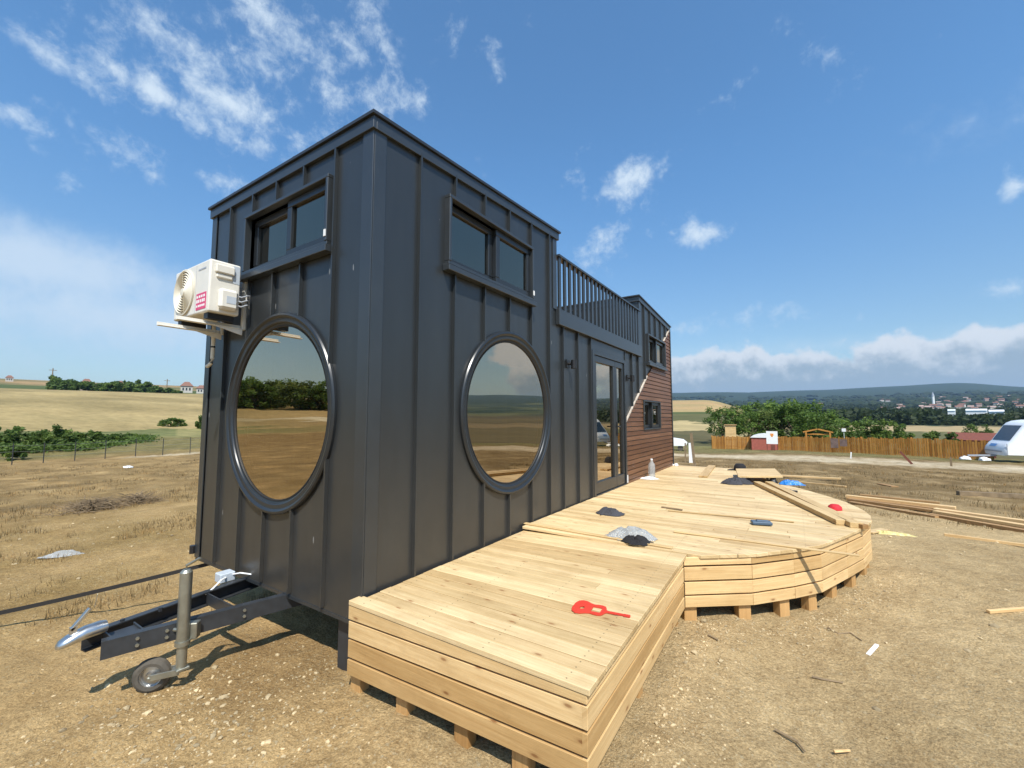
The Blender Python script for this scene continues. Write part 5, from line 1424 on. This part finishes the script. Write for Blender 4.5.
# houses
def far_house(px, D, top, w_px, label, wall, roofm, group=None, base_drop=1, name='far_house'):
    p = at(px, D); dep = D / math.sqrt(1 + ((px - 512) / FPX) ** 2)
    a, b = facing(p); w_ = w_px / FPX * dep / math.sqrt(1 + ((px - 512) / FPX) ** 2) ; zt_ = hz(px, D, top) - p.z
    zt_ = max(3.2, zt_); ev = zt_ * .60
    t = thing(name, p, label, 'house', group)
    m_ = MB(); lbox(m_, p, a, b, -w_ / 2, w_ / 2, 0, w_ * .8, -base_drop, ev); m_.build('wall', M[wall], t)
    m_ = MB()
    o_ = w_ * .08; m_.add([p + a * (-w_ / 2 - o_) - b * o_ + V((0, 0, ev)), p + a * (w_ / 2 + o_) - b * o_ + V((0, 0, ev)), p + a * (w_ / 2 + o_) + b * (w_ * .8 + o_) + V((0, 0, ev)), p + a * (-w_ / 2 - o_) + b * (w_ * .8 + o_) + V((0, 0, ev)), p + a * (-w_ * .2) + b * w_ * .4 + V((0, 0, zt_)), p + a * (w_ * .2) + b * w_ * .4 + V((0, 0, zt_))],
            [(0, 1, 5, 4), (1, 2, 5), (2, 3, 4, 5), (3, 0, 4), (3, 2, 1, 0)]); m_.build('roof', M[roofm], t)
    m_ = MB()
    for k in range(3): lbox(m_, p, a, b, -w_ * .36 + k * w_ * .28, -w_ * .22 + k * w_ * .28, -.06, .02, ev * .35, ev * .75)
    m_.build('windows', M['tinted'], t)
    return t
far_house(84, 320, 378.5, 12, 'red roofed house among the shrubs on the ridge', 'wallpink', 'roofred')
far_house(118, 330, 380.5, 9, 'long reddish roof right of the shrubs on the ridge', 'wallpink', 'roofred')
far_house(185, 340, 381.5, 12, 'pale house with a red hipped roof left of the house corner', 'wallpale', 'roofred')
far_house(200, 330, 385, 10, 'low pale house with a red roof close to the house corner', 'wallpale', 'roofred')
far_house(6, 520, 375, 8, 'pale farmhouse at the far left on the ridge', 'wallpale', 'roofred')
random.seed(61)
VG = 'small houses of the far village'
for k in range(72):
    px = random.choice([random.uniform(880, 1035), random.uniform(940, 1040), random.gauss(930, 35)]); D = 850 * (2400 / 850) ** random.random()
    t = far_house(px, D, 0, random.uniform(2.2, 5.0), 'tiny house of the far village among the trees on the hillside', random.choice(['wallpale', 'wallpale', 'wallpink']), random.choice(['roofred', 'roofred', 'wallpale']), VG) if False else None
    p = at(px, D); a, b = facing(p); w_ = random.uniform(7, 12); h_ = random.uniform(6, 9.5)
    m_ = MB(); an = random.uniform(-.6, .6); a2 = a * math.cos(an) + b * math.sin(an); b2 = b * math.cos(an) - a * math.sin(an)
    lbox(m_, p, a2, b2, -w_ / 2, w_ / 2, 0, w_ * .7, -3, h_ * .72, 0)
    m_.prism([p + a2 * (-w_ / 2 - .4) - b2 * .5 + V((0, 0, h_ * .72 + .02)), p + a2 * (-w_ / 2 - .4) + b2 * w_ * .35 + V((0, 0, h_)), p + a2 * (-w_ / 2 - .4) + b2 * (w_ * .7 + .5) + V((0, 0, h_ * .72 + .02))], a2 * (w_ + .8), 1)
    tag(m_.build('village_house', [M[random.choice(['wallpale', 'wallpale', 'wallpink'])], M[random.choice(['roofred', 'roofred', 'wallpink'])]], None), 'tiny house of the far village among the trees on the hillside', 'house', VG)
for px0, px1, D, top, bot, lab in ((966, 988, 560, 410, 413, 'long white flat roofed hall among the far trees'), (989, 1005, 540, 411, 415, 'shorter white hall right of the long white hall'), (948, 956, 600, 410.3, 412.5, 'smallest white hall left of the long white hall')):
    p, q = at(px0, D), at(px1, D); zz0, zz1 = hz((px0 + px1) / 2, D, bot), hz((px0 + px1) / 2, D, top)
    a = (q - p); a.z = 0; Lw = a.length; a.normalize(); b = V((-a.y, a.x, 0)); pb = V((p.x, p.y, 0))
    t = thing('white_hall', V((p.x, p.y, zz0)), lab, 'hall', 'white halls below the far village')
    m_ = MB(); lbox(m_, pb, a, b, 0, Lw, 0, 20, min(p.z, zz0) - 4, zz1 - .5); m_.build('wall', M['white'], t)
    m_ = MB(); m_.prism([pb + b * -.6 + V((0, 0, zz1 - .45)), pb + b * 10 + V((0, 0, zz1 + 1.2)), pb + b * 20.6 + V((0, 0, zz1 - .45))], a * Lw); m_.build('roof', M['white'], t)
p = at(934.5, 1300); z = hz(934.5, 1300, 392)
mn = thing('minaret', p, 'slim white minaret rising over the far village', 'minaret')
mb = MB(); mb.tube([(p.x, p.y, p.z - 4), (p.x, p.y, z - 9)], 2.2, 10); mb.build('shaft', M['white'], mn)
mb = MB(); mb.tube([(p.x, p.y, z - 9), (p.x, p.y, z)], [2.6, .3], 10); mb.build('spire', M['cargrey'], mn)

# ------------------------------------------------------------------ sky, sun, air
SUN = V((.44, -.46, .90)).normalized()
el = math.asin(SUN.z); rot = math.atan2(SUN.x, SUN.y)
W = bpy.data.worlds.new('World'); S.world = W; W.use_nodes = True
nt = W.node_tree; L = nt.links.new
bg = nt.nodes['Background']
sky = nd(nt, 'ShaderNodeTexSky', sky_type='NISHITA', sun_disc=False, sun_elevation=el, sun_rotation=rot, altitude=100, air_density=1.0, dust_density=.6, ozone_density=2.2)
tc = nd(nt, 'ShaderNodeTexCoord')
dirv = nd(nt, 'ShaderNodeVectorMath', operation='NORMALIZE'); L(tc.outputs['Generated'], dirv.inputs[0])
D0 = dirv.outputs[0]
blobs = [  # px, py, rx, ry, tilt(deg, image), strength : where the clouds stand in the sky
    (60, 62, 75, 14, 28, .75), (160, 95, 100, 20, 18, .9), (225, 100, 60, 20, 12, 1.0), (175, 40, 50, 26, 50, .75), (205, 60, 55, 22, 40, .7), (265, 15, 55, 24, 20, .85), (300, 40, 50, 20, 40, .7), (345, 42, 50, 16, 25, .75), (385, 50, 24, 10, 30, .45),
    (330, 85, 40, 26, 45, .72), (265, 55, 40, 30, 50, .65), (415, 100, 20, 16, 60, .65), (298, 142, 26, 16, 10, .65), (262, 146, 18, 12, 0, .65), (225, 182, 30, 14, 0, .55), (10, 112, 30, 16, 0, .65), (65, 185, 26, 12, 10, .40), (40, 125, 40, 18, 20, .35), (495, 65, 14, 28, -20, .60), (455, 35, 30, 26, 0, .30),
    (573, 170, 20, 22, 40, .50), (632, 178, 38, 22, -20, .82), (700, 235, 34, 15, 0, .82), (600, 246, 36, 24, -25, .66), (648, 233, 14, 10, 0, .55), (1018, 187, 18, 10, 0, .9), (998, 294, 26, 12, -10, .66), (825, 55, 44, 22, 40, .48), (792, 20, 16, 12, 0, .4), (715, 100, 22, 14, 0, .3),
    (775, 315, 70, 13, 0, .5), (690, 328, 30, 8, 0, .5)]
blobs += [(120, 150, 60, 24, 15, .55), (245, 60, 60, 40, 45, .6), (320, 130, 40, 30, 50, .62), (375, 95, 40, 30, 50, .6), (90, 20, 60, 20, 20, .5), (150, 20, 40, 20, 50, .6), (370, 20, 50, 24, 30, .55)]
veil = [(40, 262, 200, 40, 10, 1.15), (130, 320, 240, 46, 6, 1.0), (-60, 300, 160, 80, 0, .8), (830, 345, 330, 14, -2, .5), (960, 130, 200, 40, -20, .28)]
cum = [(1420, 240, 190, 95, 0, .9), (1600, 120, 200, 90, 0, .75), (690, 368, 44, 16, 0, 1.0), (735, 366, 50, 22, 0, 1.1), (790, 368, 60, 20, 0, 1.1), (840, 370, 60, 20, 0, 1.0), (890, 360, 60, 26, 0, 1.1), (925, 356, 56, 28, 0, 1.1), (970, 355, 60, 30, 0, 1.15), (1020, 358, 60, 28, 0, 1.1), (1080, 356, 70, 32, 0, 1.1), (1180, 352, 110, 36, 0, 1.0), (1350, 345, 160, 50, 0, 1.0), (760, 386, 180, 15, 0, 1.15), (960, 384, 240, 17, 0, 1.15)]
def nrm_ray(x, y): return ray(x, y).normalized()
def blob_nodes(px, py, rx, ry, tilt, st):
    c = nrm_ray(px, py); ca, sa = math.cos(R_(tilt)), math.sin(R_(tilt))
    u = (nrm_ray(px + ca * 2, py + sa * 2) - c) / 2; v = (nrm_ray(px - sa * 2, py + ca * 2) - c) / 2
    u = u / u.length_squared / rx; v = v / v.length_squared / ry
    s = nd(nt, 'ShaderNodeVectorMath', operation='SUBTRACT'); L(D0, s.inputs[0]); s.inputs[1].default_value = c
    du = nd(nt, 'ShaderNodeVectorMath', operation='DOT_PRODUCT'); L(s.outputs[0], du.inputs[0]); du.inputs[1].default_value = u
    dv = nd(nt, 'ShaderNodeVectorMath', operation='DOT_PRODUCT'); L(s.outputs[0], dv.inputs[0]); dv.inputs[1].default_value = v
    r2 = mth(nt, 'ADD', mth(nt, 'MULTIPLY', du.outputs['Value'], du.outputs['Value']), mth(nt, 'MULTIPLY', dv.outputs['Value'], dv.outputs['Value']))
    g = mth(nt, 'MULTIPLY', mth(nt, 'SUBTRACT', 1.0, mth(nt, 'SQRT', r2)), 1.0, False)
    return mth(nt, 'MULTIPLY', mth(nt, 'MAXIMUM', g, -1.3), 1.0), st, dv.outputs['Value']
def field(lst):
    acc = None
    for bl in lst:
        g, st, _ = blob_nodes(*bl)
        g = mth(nt, 'MULTIPLY', mth(nt, 'ADD', g, .6), st)
        acc = g if acc is None else mth(nt, 'SMOOTH_MAX', acc, g)
    return acc
nz = nd(nt, 'ShaderNodeTexNoise', ins={'Scale': 12, 'Detail': 10, 'Roughness': .62, 'Distortion': .5}); L(D0, nz.inputs['Vector'])
nz2 = nd(nt, 'ShaderNodeTexNoise', ins={'Scale': 34, 'Detail': 8, 'Roughness': .66, 'Distortion': .2}); L(D0, nz2.inputs['Vector'])
nsum = mth(nt, 'ADD', mth(nt, 'MULTIPLY', mth(nt, 'SUBTRACT', nz.outputs['Fac'], .5), 2.2), mth(nt, 'MULTIPLY', mth(nt, 'SUBTRACT', nz2.outputs['Fac'], .5), 3.0))
f1 = mth(nt, 'ADD', field(blobs), mth(nt, 'MULTIPLY', nsum, .72))
m1 = nd(nt, 'ShaderNodeMapRange', interpolation_type='SMOOTHSTEP', ins={1: .38, 2: 1.75, 3: 0, 4: .95}); L(f1, m1.inputs[0])
f0 = mth(nt, 'ADD', field(veil), mth(nt, 'MULTIPLY', nsum, .30))
m0 = nd(nt, 'ShaderNodeMapRange', interpolation_type='SMOOTHSTEP', ins={1: .25, 2: 1.7, 3: 0, 4: .75}); L(f0, m0.inputs[0])
nz3 = nd(nt, 'ShaderNodeTexNoise', ins={'Scale': 19, 'Detail': 8, 'Roughness': .52}); L(D0, nz3.inputs['Vector'])
cumf = field(cum)
f2 = mth(nt, 'ADD', cumf, mth(nt, 'MULTIPLY', mth(nt, 'SUBTRACT', nz3.outputs['Fac'], .5), 1.9))
m2 = nd(nt, 'ShaderNodeMapRange', interpolation_type='SMOOTHSTEP', ins={1: .60, 2: .92, 3: 0, 4: .88}); L(f2, m2.inputs[0])
# cumulus: sunlit heads above, grey bellies low in the bank, broken by billows
szz = nd(nt, 'ShaderNodeSeparateXYZ'); L(D0, szz.inputs[0])
bel = nd(nt, 'ShaderNodeMapRange', ins={1: .155, 2: .045, 3: 0, 4: 1}); L(szz.outputs['Z'], bel.inputs[0])
nz4 = nd(nt, 'ShaderNodeTexNoise', ins={'Scale': 30, 'Detail': 6, 'Roughness': .6}); L(D0, nz4.inputs['Vector'])
dsum = mth(nt, 'ADD', mth(nt, 'MULTIPLY', bel.outputs[0], .95), mth(nt, 'ADD', mth(nt, 'MULTIPLY', mth(nt, 'SUBTRACT', f2, .84), .30), mth(nt, 'MULTIPLY', mth(nt, 'SUBTRACT', nz4.outputs['Fac'], .5), 1.25)))
deep = nd(nt, 'ShaderNodeMapRange', interpolation_type='SMOOTHSTEP', ins={1: .28, 2: .92, 3: 0, 4: 1}); L(dsum, deep.inputs[0])
CW = 5.9
cwhite = (.86 * CW, .90 * CW, .95 * CW); cgrey = (.37 * CW, .47 * CW, .57 * CW); ccir = (.74 * CW, .87 * CW, 1.0 * CW)
ccol = mixc(nt, deep.outputs[0], cwhite, cgrey)
sz = nd(nt, 'ShaderNodeSeparateXYZ'); L(D0, sz.inputs[0])
hgl = nd(nt, 'ShaderNodeMapRange', interpolation_type='SMOOTHSTEP', ins={1: .0, 2: .55, 3: 0, 4: 1}); L(sz.outputs['Z'], hgl.inputs[0])
tint = mixc(nt, hgl.outputs[0], (.80, .84, .81), (.73, 1.10, 1.26))
skyc = mixc(nt, 1, sky.outputs[0], tint, 'MULTIPLY')
col = mixc(nt, m0.outputs[0], skyc, ccir)
col = mixc(nt, m1.outputs[0], col, ccir)
col = mixc(nt, m2.outputs[0], col, ccol)
L(col, bg.inputs[0])
bg.inputs[1].default_value = .10
sl = bpy.data.lights.new('sun', 'SUN'); sl.energy = 3.8; sl.angle = R_(.53); sl.color = (1, .955, .88)
so = bpy.data.objects.new('sun', sl); COL.objects.link(so); so.location = (20, -20, 40)
so.rotation_euler = SUN.to_track_quat('Z', 'Y').to_euler()
# air
HAZE = True
if HAZE:
    m, nt, p = new_mat('thin_air'); nt.nodes.remove(p)
    pv = nd(nt, 'ShaderNodeVolumePrincipled'); pv.inputs['Color'].default_value = (.50, .72, 1.0, 1); pv.inputs['Density'].default_value = .000095; pv.inputs['Anisotropy'].default_value = .2
    nt.links.new(pv.outputs[0], nt.nodes['Material Output'].inputs['Volume'])
    mb = MB(); mb.box(-9600, 9600, -9600, 9600, -30, 420); o = mb.build('haze', m, None); o['kind'] = 'stuff'
S.view_settings.view_transform = 'Standard'; S.view_settings.look = 'None'; S.view_settings.gamma = 1; S.view_settings.exposure = .72
S.view_settings.use_curve_mapping = False
S.cycles.max_bounces = 8; S.cycles.transparent_max_bounces = 16
